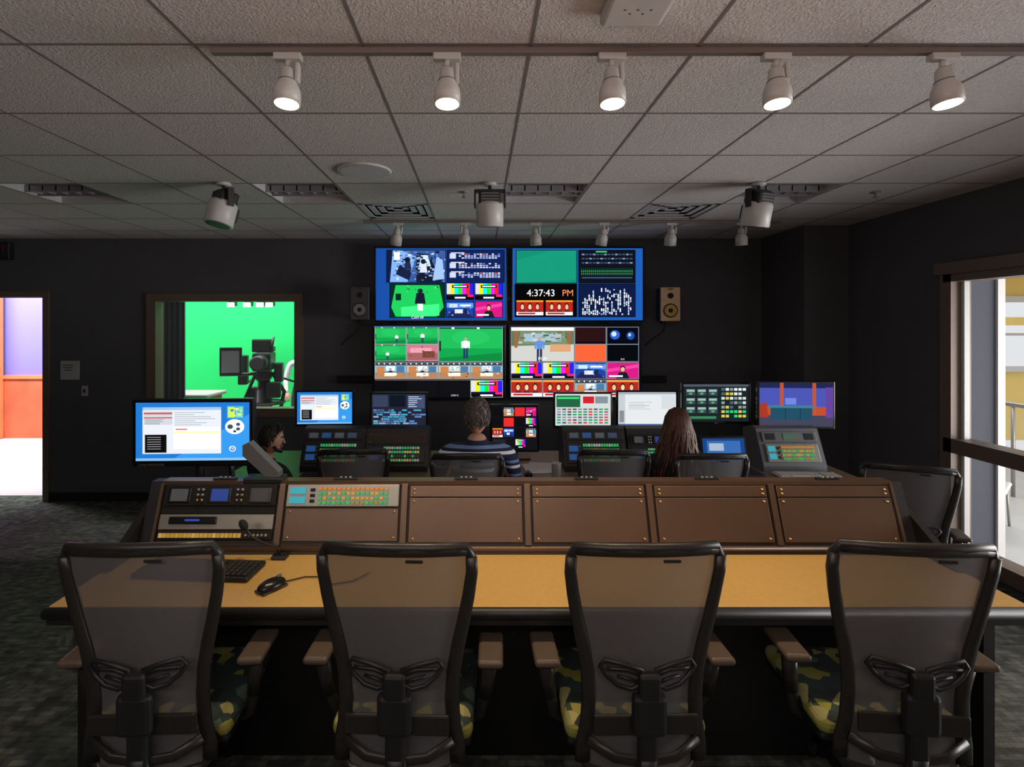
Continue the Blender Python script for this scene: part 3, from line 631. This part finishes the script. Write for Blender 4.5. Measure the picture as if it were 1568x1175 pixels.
# ------------------------------------------------------------ consoles
def button_grid(b,M,x0,z0,nx,nz,px,pz,sx,sz,cols):
    for j in range(nz):
        for i in range(nx):
            b.box((x0+i*px,-.004,z0+j*pz),(sx,.008,sz),M_btn,M=M,col=C(*random.choice(cols)))
GREENS=[(60,190,110),(70,200,120),(70,180,110),(200,180,70),(210,140,60),(170,170,160)]
def router_panel(b,M,w,h,silver=True):
    b.rbox((0,-.004,0),(w,.012,h),M_silver if silver else M_gray,.003,M=M)
    Mf=M@T(0,-.011,0)
    for z in (.22,-.2): 
        b.box((-w*.4,-.002,z*h),(w*.14,.004,h*.3),M_btn,M=Mf,col=C(50,170,195))
    for r_ in range(4):
        cols=[[(50,160,90),(60,175,100),(130,130,60)],[(180,150,60),(60,165,95)],[(60,165,95),(180,150,60),(70,165,100)],[(190,120,50),(180,130,60)]][r_]
        button_grid(b,Mf,-w*.2,-h*.33+r_*h*.21,15,1,w*.042,0,w*.030,h*.12,cols)
    for z in (-.25,0,.25): b.box((-w*.27,-.002,z*h),(w*.04,.004,h*.14),M_blackm,M=Mf)
def vectorscope_panel(b,M,w,h):
    b.rbox((0,-.004,0),(w,.012,h),M_blackm,.003,M=M); Mf=M@T(0,-.011,0)
    for x,c in ((-.36,(70,74,76)),(0.0,(36,66,150)),(.36,(56,52,50))):
        b.rbox((x*w,0,0),(w*.2,.006,h*.75),M_bezel,.003,M=Mf); b.box((x*w,-.004,0),(w*.15,.002,h*.58),M_btn,M=Mf,col=C(*c))
    for x in (-.19,-.15,.16,.2):
        for z in (-.25,0,.25): b.cyl((x*w,0,z*h),(x*w,-.012,z*h),.006,M_brass if z<0 else M_silver,seg=10,M=Mf)
def strip_panel(b,M,w,h):
    b.rbox((0,-.004,0),(w,.012,h),M_silver,.003,M=M); Mf=M@T(0,-.011,0)
    b.rbox((-w*.2,-.002,.1*h),(w*.42,.01,h*.5),M_bezel,.01,M=Mf); b.box((-w*.2,-.009,.12*h),(.06,.003,.008),M_btn,M=Mf,col=C(40,80,200))
def buttonrow(b,M,w,h):
    b.rbox((0,-.004,0),(w,.012,h),M_blackm,.003,M=M); button_grid(b,M@T(0,-.01,0),-w*.46,0,20,1,w*.036,0,w*.026,h*.5,[(180,140,60),(190,150,75),(200,170,100)])
    for i in range(6): b.cyl((w*(.28+.035*i),-.01,0),(w*(.28+.035*i),-.02,0),.006,M_silver,seg=10,M=M)
def switcher(b,M,w,h):
    b.rbox((0,-.004,0),(w,.012,h),M_black,.003,M=M)
    for j in range(4): button_grid(b,M@T(0,-.01,0),-w*.2,-h*.36+j*h*.24,14,1,w*.045,0,w*.032,h*.13,[GREENS,[(60,190,120),(40,60,50)],[(200,190,90),(60,190,120)],[(170,175,170),(60,190,110)]][j])
    for z in (-.2,.2): b.box((-w*.38,-.011,z*h),(w*.16,.003,h*.28),M_btn,M=M,col=C(40,90,160))
    for i in range(4): b.cyl((w*(-.28),-.01,(-.3+.2*i)*h),(w*(-.28),-.022,(-.3+.2*i)*h),.007,M_gray,seg=10,M=M)
def blank(b,M,w,h,m=M_bronze):
    b.rbox((0,-.003,0),(w,.008,h),m,.002,M=M)
    for x in (-1,1):
        for z in (-1,1): b.cyl((x*(w/2-.018),-.007,z*(h/2-.014)),(x*(w/2-.018),-.0105,z*(h/2-.014)),.005,M_brass,seg=10,M=M)
def near_console():
    b=MB(); x0,x1=-1.36,1.76; zf=.34
    b.rbox(((x0+x1)/2,1.955,1.075),(3.30,.43,.032),M_desk,.008,3)
    b.tube([(x0-.09,1.735,1.073),(x1+.09,1.735,1.073)],.019,M_black,seg=14)
    b.bb(x0-.09,x1+.09,1.74,2.5,1.03,1.058,M_black)
    b.bb(x0,x1,2.05,2.07,zf,1.04,M_cab)
    for x in (x0-.05,x0+1.0,x0+2.1,x1+.05): b.bb(x-.02,x+.02,1.85,2.56,zf,1.035,M_cab)
    tilt=math.degrees(math.atan2(.085,.239))
    Lp=.254
    Mp=T(0,2.15,1.126)@RX(-tilt)
    sh=[(2.14,1.09),(2.16,1.126),(2.243,1.362),(2.29,1.362),(2.50,1.14),(2.56,.9),(2.56,zf),(2.50,zf),(2.48,1.03),(2.14,1.03)]
    n=len(sh); X0,X1=x0-.006,x1+.006
    vs=[(X0,y,z) for y,z in sh]+[(X1,y,z) for y,z in sh]
    b.add(vs,[(i,i+n,(i+1)%n+n,(i+1)%n) for i in range(n)],M_bronzed)
    for X in (x0-.03,x1+.03):
        b.add([(X+s*.024,y,z) for s in(-1,1) for y,z in sh],[tuple(range(n)),tuple(reversed(range(n,2*n)))]+[(i,i+n,(i+1)%n+n,(i+1)%n) for i in range(n)],M_black)
    for s,X in ((-1,x0-.07),(1,x1+.07)):
        b.prism([(0,0),(.5,0),(.44,.27),(.36,.27),(0,.05)],.03,M_cab,M=T(X+.015,1.98,1.05)@RZ(90))
    b.tube([(x0,2.148,1.112),(x1,2.148,1.112)],.012,M_bronze,seg=8)
    b.bb(x0,x1,2.228,2.285,1.350,1.368,M_bronze)
    w=.52
    for i in range(6):
        cx=x0+w*(i+.5); Mi=Mp@T(cx,0,0)
        b.box((-w/2+.006,-.004,Lp/2-.005),(.012,.012,Lp-.01),M_bronze,M=Mi); b.box((w/2-.006,-.004,Lp/2-.005),(.012,.012,Lp-.01),M_bronze,M=Mi)
        pw=w-.045
        if i==0:
            vectorscope_panel(b,Mi@T(0,-.002,.197),pw,.085); b.box((0,-.002,.138),(pw,.006,.03),M_blackm,M=Mi)
            strip_panel(b,Mi@T(0,-.004,.09),pw,.06); buttonrow(b,Mi@T(0,-.004,.038),pw,.035)
        elif i==1:
            router_panel(b,Mi@T(0,-.004,.195),pw,.09); blank(b,Mi@T(0,0,.08),pw,.13)
        else:
            blank(b,Mi@T(0,0,.212),pw,.045); blank(b,Mi@T(0,0,.098),pw,.175)
        b.rbox((cx,2.25,1.372),(.1,.02,.010),M_black,.003)
        for q in (-1,0,1): b.cyl((cx+q*.02,2.25,1.374),(cx+q*.02,2.25,1.381),.006,M_silver,seg=8)
    b.obj('production_console')
near_console()
def far_console():
    b=MB(); z0=.17
    b.rbox((.45,4.2,.90),(4.7,.95,.03),M_tan,.008); b.tube([(-1.9,3.73,.9),(2.8,3.73,.9)],.018,M_black,seg=12)
    b.bb(-1.85,2.75,4.0,4.03,z0,.89,M_cab)
    for x in (-1.87,-.4,.6,1.65,2.77): b.bb(x-.02,x+.02,3.8,4.66,z0,.885,M_cab)
    for (xa,kind,mm) in ((-1.38,'s',M_black),(-.89,'s2',M_black),(.65,'s',M_black),(1.15,'v',M_black),(2.17,'g',M_gray)):
        w=.485; cx=xa+w/2
        prof=[(3.98,.916),(3.98,.96),(4.10,1.225),(4.16,1.24),(4.30,1.2),(4.30,.916)]
        n=len(prof); b.add([(xx,y,z) for xx in (xa,xa+w) for y,z in prof],[tuple(range(n)),tuple(reversed(range(n,2*n)))]+[(i,i+n,(i+1)%n+n,(i+1)%n) for i in range(n)],mm)
        Mi=T(cx,3.978,.96)@RX(-24.4)
        if kind=='s': switcher(b,Mi@T(0,-.002,.1),w-.04,.16); b.rbox((0,-.006,.235),(w-.04,.012,.07),M_black,.003,M=Mi); 
        if kind=='s':
            for q in range(4): b.box((-.16+.1*q,-.014,.235),(.07,.003,.04),M_btn,M=Mi,col=C(*[(70,80,90),(40,80,140),(80,85,90),(55,70,100)][q]))
        if kind=='s2': switcher(b,Mi@T(0,-.002,.09),w-.04,.13); blank(b,Mi@T(0,-.002,.215),w-.03,.09,M_bronzed)
        if kind=='v': vectorscope_panel(b,Mi@T(0,-.002,.2),w-.04,.085); switcher(b,Mi@T(0,-.002,.09),w-.04,.1)
        if kind=='g':
            router_panel(b,Mi@T(0,-.002,.1),w-.08,.14,True); b.rbox((0,-.006,.225),(w-.06,.012,.08),M_gray,.003,M=Mi); b.box((0,-.014,.225),(.1,.003,.05),M_btn,M=Mi,col=C(60,90,70))
            for q in range(2): b.box((-.15+q*.3,-.014,.225),(.07,.003,.05),M_blackm,M=Mi)
    b.obj('production_console')
far_console()
g=MB(); g.rbox((0,0,.01),(.36,.25,.018),M_black,.004); 
Mi=T(0,.12,.02)@RX(-12); g.rbox((0,.006,.115),(.37,.012,.23),M_bezel,.004,M=Mi)
def lapt(s): s.r(0,0,1,1,(24,60,120)); s.r(.1,.1,.9,.6,(50,96,160)); s.r(.15,.2,.5,.5,(150,165,185)); s.r(0,.9,1,1,(20,30,60))
lapt(Scr(g,Mi@T(0,-.0005,.118),.33,.19))
for j in range(5): 
    for i in range(12): g.box((-.15+i*.027,-.06+j*.03,.021),(.021,.022,.005),M_key)
g.obj('laptop_computer',(1.92,3.95,.916))
def keyboard(loc,rz,name='computer_keyboard',m=M_key,k=1.0):
    b=MB(); b.rbox((0,0,.011),(.45*k,.15,.016),M_black if m is M_key else M_white,.006)
    for j in range(5):
        for i in range(20): 
            if i==14: continue
            b.rbox(((-.205+i*.0215)*k,-.052+j*.024,.022),(.0175*k,.0195,.009),m,.003,1)
    b.rbox((-.07*k,-.055,.0225),(.13*k,.0195,.009),m,.003,1)
    b.obj(name,loc,rz)
def mouse(loc,rz,cable=None):
    b=MB(); b.sph((0,0,.012),(.031,.055,.024),M_bezel,seg=20,rings=12); b.box((0,.03,.036),(.008,.018,.006),M_gray); b.rbox((0,0,.004),(.056,.1,.006),M_black,.003)
    if cable: b.tube(cable,.0025,M_blackm,seg=6)
    b.obj('computer_mouse',loc,rz)
keyboard((-1.07,1.99,1.091),-4); mouse((-.745,1.86,1.092),-35,[(0,.05,.005),(.03,.12,.004),(.1,.17,.004),(.15,.13,.004),(.2,.2,.004),(.21,.27,.01)])
keyboard((-1.1,3.85,.916),0); keyboard((.05,3.88,.916),0); keyboard((.98,3.86,.916),3,k=.9); mouse((.36,3.87,.916),0); mouse((1.6,3.85,.916),0); keyboard((2.42,3.85,.916),-3,m=M_white)
g=MB(); g.rbox((0,0,.008),(.06,.05,.014),M_black,.005); g.tube([(0,0,.01),(-.01,-.01,.05),(-.05,-.03,.07),(-.1,-.035,.10),(-.13,-.03,.135)],.005,M_black); g.sph((-.135,-.03,.145),(.016,.016,.024),M_blackm,R=RY(-30)); g.obj('gooseneck_microphone',(-.81,2.11,1.091))
g=MB()
for i,(dx,dy,a) in enumerate(((0,0,5),(.03,.02,-12))): g.box((dx,dy,.002+i*.002),(.21,.28,.0015),M_paper,R=RZ(a))
g.obj('paper_sheets',(.45,4.08,.916))
g=MB(); g.lathe([(.03,0),(.036,.11),(.038,.112),(.034,.112),(.028,.006),(0,.006)],M_white,seg=24); g.obj('paper_cup',(.56,3.82,.916))
g=MB(); g.lathe([(.032,0),(.034,.01),(.034,.13),(.014,.17),(.014,.19),(0,.19)],M_bezel,seg=20); g.obj('water_bottle',(-1.72,4.1,.916))
g=MB(); g.prism([(-.07,.145),(-.045,.158),(.085,.03),(.085,0),(.04,0),(-.07,.10)],.05,M_gray); g.rbox((.02,.025,-.006),(.17,.07,.03),M_black,.008); g.obj('desk_script_holder',(-.95,2.235,1.374))
# ------------------------------------------------------------ chairs
def chair_mesh():
    b=MB()
    prof=[(1.05,.205),(1.02,.22),(.97,.221),(.90,.211),(.82,.196),(.74,.178),(.66,.165),(.58,.160),(.50,.164),(.43,.176),(.38,.176),(.355,.15)]
    def sy(x,z):
        t=(z-.36)/.69
        return -.195-.075*t+.018*math.sin(math.pi*min(1,max(0,t)))+.045*(x/.22)**2
    ring=[]
    for (z,x) in prof: ring.append((x,sy(x,z),z))
    ring.append((0.05,sy(.05,.345),.345))
    ring2=[(-x,y,z) for (x,y,z) in reversed(ring)]
    topc=[(-.11,sy(.11,1.056),1.056),(0,sy(0,1.060),1.060),(.11,sy(.11,1.056),1.056)]
    allp=ring+ring2+topc
    b.tube(allp,[(.014,.014)]*len(allp),M_chairfr,seg=10,closed=True,ref=(0,1,0))
    tb=[(x,sy(abs(x),1.035)-.003,1.040+.010*(1-(x/.21)**2)) for x in [-.205+.0293*i for i in range(15)]]
    b.tube(tb,[(.012,.017)]*len(tb),M_chairfr,seg=10,ref=(0,1,0))
    b.rbox((.06,sy(.06,1.02)-.012,1.022),(.05,.006,.008),M_blackm,.002)
    nx=14; rows=[]
    for (z,hw) in prof:
        rows.append([( (-1+2*i/nx)*hw, sy((-1+2*i/nx)*hw,z), z) for i in range(nx+1)])
    vs=[p for r in rows for p in r]; fs=[]
    for j in range(len(rows)-1):
        for i in range(nx): fs.append((j*(nx+1)+i,j*(nx+1)+i+1,(j+1)*(nx+1)+i+1,(j+1)*(nx+1)+i))
    b.add(vs,fs,M_mesh,smooth=True)
    for s in (-1,1):
        pts=[(s*x,sy(x,z)-.010,z) for (z,x) in prof[1:11]]
        b.tube(pts,[(.009,.017+.006*i/8) for i in range(len(pts))],M_chairfr,seg=8,ref=(0,1,0))
    yb=-.252
    for s in (-1,1):
        lp=[(s*.02,.70),(s*.07,.715),(s*.125,.725),(s*.138,.705),(s*.12,.68),(s*.09,.655),(s*.05,.645),(s*.02,.66)]
        b.tube([(x,yb+.7*x*x,z) for x,z in lp],[(.006,.007)]*8,M_black,seg=8,closed=True,ref=(0,1,0))
        b.tube([(s*.02,yb,.685),(s*.06,yb+.003,.70),(s*.1,yb+.008,.70),(s*.12,yb+.012,.70)],[(.005,.006)]*4,M_black,seg=6,ref=(0,1,0))
        b.tube([(s*.03,yb,.665),(s*.06,yb+.003,.675),(s*.09,yb+.008,.68)],[(.005,.005)]*3,M_black,seg=6,ref=(0,1,0))
    b.rbox((0,yb-.004,.645),(.065,.03,.10),M_black,.01); b.rbox((0,yb-.002,.575),(.10,.035,.12),M_black,.014)
    b.rbox((0,-.226,.525),(.31,.012,.06),M_chairfr,.006)
    b.tube([(-.165,-.20,.46),(-.09,-.222,.425),(0,-.228,.415),(.09,-.222,.425),(.165,-.20,.46)],[(.008,.016)]*5,M_chairfr,seg=8,ref=(0,1,0))
    b.rbox((0,-.24,.47),(.06,.03,.16),M_black,.012)
    b.tube([(0,-.24,.44),(0,-.235,.37),(0,-.17,.345),(0,-.02,.345)],[(.022,.03),(.022,.035),(.022,.04),(.02,.045)],M_black,seg=10,ref=(0,1,0.3))
    # seat
    b.rbox((0,.05,.405),(.43,.38,.03),M_black,.014); b.rbox((0,.05,.440),(.44,.40,.060),M_seat,.029,4)
    b.rbox((0,.05,.365),(.2,.28,.05),M_black,.015)
    for s in (-1,1):
        b.tube([(s*.12,.02,.38),(s*.20,.0,.38),(s*.235,-.02,.41),(s*.258,-.05,.50),(s*.272,-.065,.60)],[(.016,.020)]*5,M_chairfr,seg=10,ref=(0,1,0))
        b.tube([(s*.258,-.05,.49),(s*.274,-.068,.628)],[(.020,.024)]*2,M_chairfr,seg=12,ref=(0,1,0))
        b.rbox((s*.274,-.055,.643),(.080,.17,.024),M_arm,.012,3)
        b.rbox((s*.274,-.055,.627),(.055,.13,.02),M_black,.008)
    b.lathe([(.03,.10),(.03,.25),(.02,.25),(.02,.35)],M_black,seg=18); b.lathe([(.05,.06),(.05,.11),(.03,.12)],M_black,seg=18)
    for k in range(5):
        th=2*math.pi*k/5+.3; c,s=math.cos(th),math.sin(th)
        b.tube([(.03*c,.03*s,.095),(.18*c,.18*s,.085),(.30*c,.30*s,.07)],[(.02,.025),(.016,.02),(.012,.016)],M_black,seg=8,ref=(0,0,1))
        for q in (-1,1): b.cyl((.30*c-s*.012*q,.30*s+c*.012*q,.03),(.30*c-s*.028*q,.30*s+c*.028*q,.03),.03,M_blackm,seg=14)
        b.cyl((.30*c,.30*s,.03),(.30*c,.30*s,.07),.008,M_gray,seg=8)
    return b.mesh('office_chair')
CH=chair_mesh()
for (x,y,z,r) in ((-1.0,1.75,.34,2),(-.237,1.75,.34,-2),(.482,1.75,.34,1),(1.29,1.75,.34,-5),
                  (-.84,3.62,.17,4),(-.08,3.50,.17,0),(.88,3.6,.17,-3),(1.46,3.50,.17,0),(2.56,3.20,.17,-24),(-1.58,3.55,.12,-40)):
    link('office_chair',CH,(x,y,z if z!=.12 else .17),r)
# ------------------------------------------------------------ people
def skin_body(b,nodes,edges,mats,M):
    me=bpy.data.meshes.new('sk'); me.from_pydata([n_[0] for n_ in nodes],edges,[])
    o=bpy.data.objects.new('sk',me); scn.collection.objects.link(o)
    sk=o.modifiers.new('Skin','SKIN'); sk.use_smooth_shade=True; sk.branch_smoothing=.6
    for i,n_ in enumerate(nodes):
        r=n_[1]; me.skin_vertices[0].data[i].radius=(r,r) if not hasattr(r,'__len__') else r
    me.skin_vertices[0].data[0].use_root=True
    ss=o.modifiers.new('S','SUBSURF'); ss.levels=2; ss.render_levels=2
    bpy.context.view_layer.update(); dg=bpy.context.evaluated_depsgraph_get()
    m2=bpy.data.meshes.new_from_object(o.evaluated_get(dg))
    vs=[v.co.copy() for v in m2.vertices]
    seg=[(Vector(nodes[a][0]),Vector(nodes[c][0])) for a,c in edges]
    by={}
    for p in m2.polygons:
        c=p.center; best=0; bd=1e9
        for i,(a,d) in enumerate(seg):
            ab=d-a; t=max(0,min(1,(c-a).dot(ab)/max(1e-9,ab.length_squared))); dd=(c-(a+ab*t)).length
            if dd<bd: bd=dd; best=i
        by.setdefault(mats[best],[]).append(tuple(p.vertices))
    for mm,fs in by.items():
        used=sorted({i for f_ in fs for i in f_}); mp={u:i for i,u in enumerate(used)}
        b.add([vs[u] for u in used],[tuple(mp[i] for i in f_) for f_ in fs],mm,M,smooth=True)
    bpy.data.objects.remove(o); bpy.data.meshes.remove(me); bpy.data.meshes.remove(m2)
def head(b,M,hair,style,skin=M_skin,beard=False):
    seg,rings=36,26; vs=[];fs=[]
    def shape(u,k=1.0):
        x,y,z=u
        X,Y,Z=x*.076,y*.096,z*.118
        if z<0:
            t=-z; X*=1-.32*t*t
            if y<0: Y*=1-.5*t
            else: Y*=1-.10*t
        if y>0:
            Y*=.95
            if -.15<z<.15: Y-=.006*math.exp(-((abs(x)-.42)/.2)**2)*y
        if y>.3 and z<-.55: Y+=.012
        return Vector((X*k,Y*k,Z*k))
    for j in range(rings+1):
        t=math.pi*j/rings
        for i in range(seg):
            a=2*math.pi*i/seg; vs.append(shape((math.sin(t)*math.cos(a),math.sin(t)*math.sin(a),math.cos(t))))
    for j in range(rings):
        for i in range(seg):
            k=(i+1)%seg; fs.append((j*seg+i,(j+1)*seg+i,(j+1)*seg+k,j*seg+k))
    b.add(vs,fs,skin,M,smooth=True)
    b.tube([(0,.083,.018),(0,.097,-.008),(0,.104,-.024),(0,.092,-.034)],[(.006,.007),(.008,.009),(.011,.014),(.004,.008)],skin,M=M,seg=10)
    for s in (-1,1):
        b.sph((s*.031,.078,.008),(.0135,.009,.008),M_eye,M=M,seg=12,rings=8); b.sph((s*.031,.085,.008),(.006,.004,.006),M_iris,M=M,seg=10,rings=6)
        b.tube([(s*.016,.089,.024),(s*.032,.088,.029),(s*.047,.078,.024)],.004,hair,M=M,seg=6)
        b.sph((s*.076,-.004,-.004),(.008,.018,.031),skin,M=M,seg=12,rings=8,R=RX(-8)); b.sph((s*.081,-.002,.0),(.004,.010,.018),M_lip,M=M,seg=10,rings=6)
    b.tube([(-.024,.080,-.055),(-.01,.089,-.053),(.01,.089,-.053),(.024,.080,-.055)],[.003,.0055,.0055,.003],M_lip,M=M,seg=8)
    b.tube([(-.02,.082,-.061),(0,.0885,-.063),(.02,.082,-.061)],[.003,.006,.003],M_lip,M=M,seg=8)
    def low(x,y):
        return (-.42 if y<-.1 else -.42+ (y+.1)*1.35)
    vs=[];idx={};fs=[]
    rr=random.Random(3)
    for j in range(rings+1):
        t=math.pi*j/rings
        for i in range(seg):
            a=2*math.pi*i/seg; u=(math.sin(t)*math.cos(a),math.sin(t)*math.sin(a),math.cos(t))
            if u[2]>low(u[0],u[1])-.03:
                idx[(j,i)]=len(vs); vs.append(shape(u,1.09+rr.uniform(-.015,.02)))
    for j in range(rings):
        for i in range(seg):
            k=(i+1)%seg; q=[(j,i),(j+1,i),(j+1,k),(j,k)]
            if all(p in idx for p in q): fs.append(tuple(idx[p] for p in q))
    b.add(vs,fs,hair,M,smooth=True)
    if style=='short':
        for q in range(420):
            th=rr.uniform(0,2*math.pi); z=rr.uniform(-.42,.98); rxy=math.sqrt(1-z*z); u=(rxy*math.cos(th),rxy*math.sin(th),z)
            if z<low(u[0],u[1]): continue
            p=shape(u,1.07); d=Vector((rr.uniform(-.4,.4),rr.uniform(-.3,.5) if z>.5 else 0,-1 if z<.8 else -.2)); nrm=Vector(u); d=(d-nrm*d.dot(nrm)).normalized()
            b.tube([p,p+d*.012+nrm*.006,p+d*.028+nrm*.003],[.005,.004,.001],hair,M=M,seg=5)
    else:
        for q in range(120):
            a=math.radians(rr.uniform(-190,10))
            cx,cy=math.cos(a),math.sin(a)
            p=[]
            for t in (10,35,60,85): 
                tt=math.radians(t); p.append(shape((math.sin(tt)*cx,math.sin(tt)*cy,math.cos(tt)),1.11+rr.uniform(-.02,.03)))
            ex=cx*.16+rr.uniform(-.035,.035); ey=min(-.03,cy*.1-.01)+rr.uniform(-.02,.01); L_=rr.uniform(.28,.40); wv=rr.uniform(0,6)
            for k_ in range(1,7):
                f_=k_/6; base=p[3]
                p.append(Vector((base.x+(ex-base.x)*f_+.012*math.sin(wv+f_*6),base.y+(ey-base.y)*f_+.006*math.cos(wv+f_*5),base.z-L_*f_)))
            b.tube(p,[.006,.010,.012,.013,.013,.013,.012,.011,.009,.003],hair,M=M,seg=5)
    if beard:
        b.tube([(-.06,.03,-.05),(-.045,.06,-.085),(0,.085,-.1),(.045,.06,-.085),(.06,.03,-.05)],[.012,.014,.016,.014,.012],hair,M=M,seg=8)
def hand(b,M,s,skin=M_skin):
    b.rbox((0,.045,0),(.078,.09,.027),skin,.013,3,M=M)
    for i,(x,Lf) in enumerate(((-.030,.066),(-.010,.076),(.011,.071),(.031,.056))):
        b.tube([(x,.075,0),(x*1.05,.09,0.002),(x*1.1,.09+.45*Lf,-.004),(x*1.12,.09+.75*Lf,-.016),(x*1.12,.09+.93*Lf,-.032)],[.0095,.0095,.009,.008,.0055],skin,M=M,seg=8)
    b.tube([(s*.028,.02,-.004),(s*.05,.045,-.01),(s*.062,.072,-.016),(s*.064,.094,-.022)],[.012,.012,.0105,.007],skin,M=M,seg=8)
def person(name,loc,rz,top,bottom,hair,style,hyaw=0,htilt=0,lean=0.0,beard=False,slv=True,sc=1.0,stand=False,sw=.175,hz=1.23):
    b=MB()
    if not stand:
        ln=lean
        nodes=[((0,0,.56),(.155,.13)),((0,-.01+ln*.2,.70),(.135,.115)),((0,-.02+ln*.6,.86),(.155,.12)),((0,-.015+ln*.9,1.005),(.12,.09)),((0,0+ln,1.075),(.066,.06)),((0,.01+ln*1.05,1.125),(.052,.052)),
          ((.09,-.01+ln*.9,1.025),(.078,.07)),((sw,.0+ln*.9,1.00),(.064,.064)),((sw+.06,.10+ln*.8,.80),(.047,.047)),((sw+.0,.31+ln*.5,.790),(.032,.032)),
          ((-.09,-.01+ln*.9,1.025),(.078,.07)),((-sw,.0+ln*.9,1.00),(.064,.064)),((-sw-.06,.10+ln*.8,.80),(.047,.047)),((-sw,.31+ln*.5,.790),(.032,.032)),
          ((.09,.04,.55),(.10,.09)),((.12,.42,.53),(.065,.065)),((.12,.44,.30),(.056,.056)),((.12,.45,.09),(.04,.04)),((.12,.58,.045),(.036,.036)),
          ((-.09,.04,.55),(.10,.09)),((-.12,.42,.53),(.065,.065)),((-.12,.44,.30),(.056,.056)),((-.12,.45,.09),(.04,.04)),((-.12,.58,.045),(.036,.036))]
        hc=(0,.025+ln*1.15,hz)
    else:
        nodes=[((0,0,.95),(.14,.11)),((0,0,1.08),(.125,.10)),((0,0,1.25),(.15,.11)),((0,0,1.40),(.11,.085)),((0,.0,1.47),(.058,.058)),((0,.01,1.53),(.052,.052)),
          ((.09,0,1.40),(.07,.065)),((sw,0,1.385),(.058,.058)),((sw+.07,.0,1.10),(.045,.045)),((sw+.05,.16,.90),(.03,.03)),
          ((-.09,0,1.40),(.07,.065)),((-sw,0,1.385),(.058,.058)),((-sw-.07,.0,1.10),(.045,.045)),((-sw-.05,.16,.90),(.03,.03)),
          ((.09,0,.88),(.085,.085)),((.10,.01,.48),(.06,.06)),((.10,0,.30),(.055,.055)),((.10,-.01,.08),(.038,.038)),((.10,.13,.04),(.036,.036)),
          ((-.09,0,.88),(.085,.085)),((-.10,.01,.48),(.06,.06)),((-.10,0,.30),(.055,.055)),((-.10,-.01,.08),(.038,.038)),((-.10,.13,.04),(.036,.036))]
        hc=(0,.03,1.65)
    edges=[(0,1),(1,2),(2,3),(3,4),(4,5),(3,6),(6,7),(7,8),(8,9),(3,10),(10,11),(11,12),(12,13),(0,14),(14,15),(15,16),(16,17),(17,18),(0,19),(19,20),(20,21),(21,22),(22,23)]
    sl=top if slv else M_skin
    mats=[bottom if stand else top,top,top,top,M_skin,top,top,top,sl,top,top,top,sl,bottom,bottom,bottom,bottom,M_shoe,bottom,bottom,bottom,bottom,M_shoe]
    skin_body(b,nodes,edges,mats,None)
    for k,s in ((9,1),(13,-1)):
        p=nodes[k][0]; q=nodes[k-1][0]; d=(Vector(p)-Vector(q)).normalized()
        yaw=math.degrees(math.atan2(-d.x,d.y)); pit=math.degrees(math.asin(d.z))
        hand(b,T(*p)@RZ(yaw)@RX(pit)@T(0,-.005,0),-s)
    head(b,T(*hc)@RZ(hyaw)@RX(htilt),hair,style,beard=beard)
    o=b.obj(name,loc,rz); o.scale=(sc,sc,sc); return o
person('seated_man_striped_shirt',(-.02,3.50,.17),0,M_stripe,M_jeans,M_hairg,'short',hyaw=-4,sc=1.02,slv=False,sw=.205,hz=1.225)
person('seated_woman_long_hair',(1.34,3.52,.17),0,M_cloth,M_cloth,M_hairb,'long',hyaw=5,sc=.96,sw=.16)
person('seated_man_in_profile',(-1.55,3.62,.17),-30,M_cloth,M_jeans,M_hairk,'short',hyaw=-45,htilt=-8,sc=.86,lean=.10,beard=True)
person('standing_presenter',(-3.08,8.95,.012),200,M_shirtw,M_jeans,M_hairk,'short',stand=True)
# ------------------------------------------------------------ lights
def area(name,loc,rot,sx,sy,e,col):
    l=bpy.data.lights.new(name,'AREA'); l.shape='RECTANGLE'; l.size=sx; l.size_y=sy; l.energy=e; l.color=col
    o=bpy.data.objects.new(name,l); scn.collection.objects.link(o); o.location=loc; o.rotation_euler=tuple(math.radians(a) for a in rot)
area('studio_softlight',(-4,7.8,4.1),(35,0,0),4.5,.8,360,(1,1,.98))
area('studio_set_light',(-8.6,7.6,4.0),(25,0,0),2.5,1,290,(1,.95,.95))
area('atrium_daylight',(7.5,2.0,1.0),(0,97,0),2.6,4,520,(1,.96,.94))
area('atrium_fill_light',(5.4,7.0,4.5),(0,0,0),2,4,110,(1,.95,.85))  # added fill lamp that brightens the atrium
area('rear_fill_light',(-.8,-1.0,2.98),(30,0,0),3.5,.6,42,(1,.92,.86))  # added fill lamp behind the camera, lifts the chair backs and floor
area('rear_fill_upward',(.5,-.9,1.7),(158,0,0),3.0,.5,26,(1,.62,.50))  # unseen warm fill, added to wash the near ceiling
wd=bpy.data.worlds.new('World'); scn.world=wd; wd.use_nodes=True
wd.node_tree.nodes['Background'].inputs[0].default_value=(.95,.97,1,1); wd.node_tree.nodes['Background'].inputs[1].default_value=.9
# ------------------------------------------------------------ camera
cam=bpy.data.cameras.new('cam'); co=bpy.data.objects.new('camera',cam); scn.collection.objects.link(co)
co.location=(0,0,2.03); co.rotation_euler=(math.radians(90),0,0)
cam.sensor_width=36; cam.lens=18.3; cam.shift_x=.03125; cam.shift_y=-.0558; cam.clip_start=.05
scn.camera=co
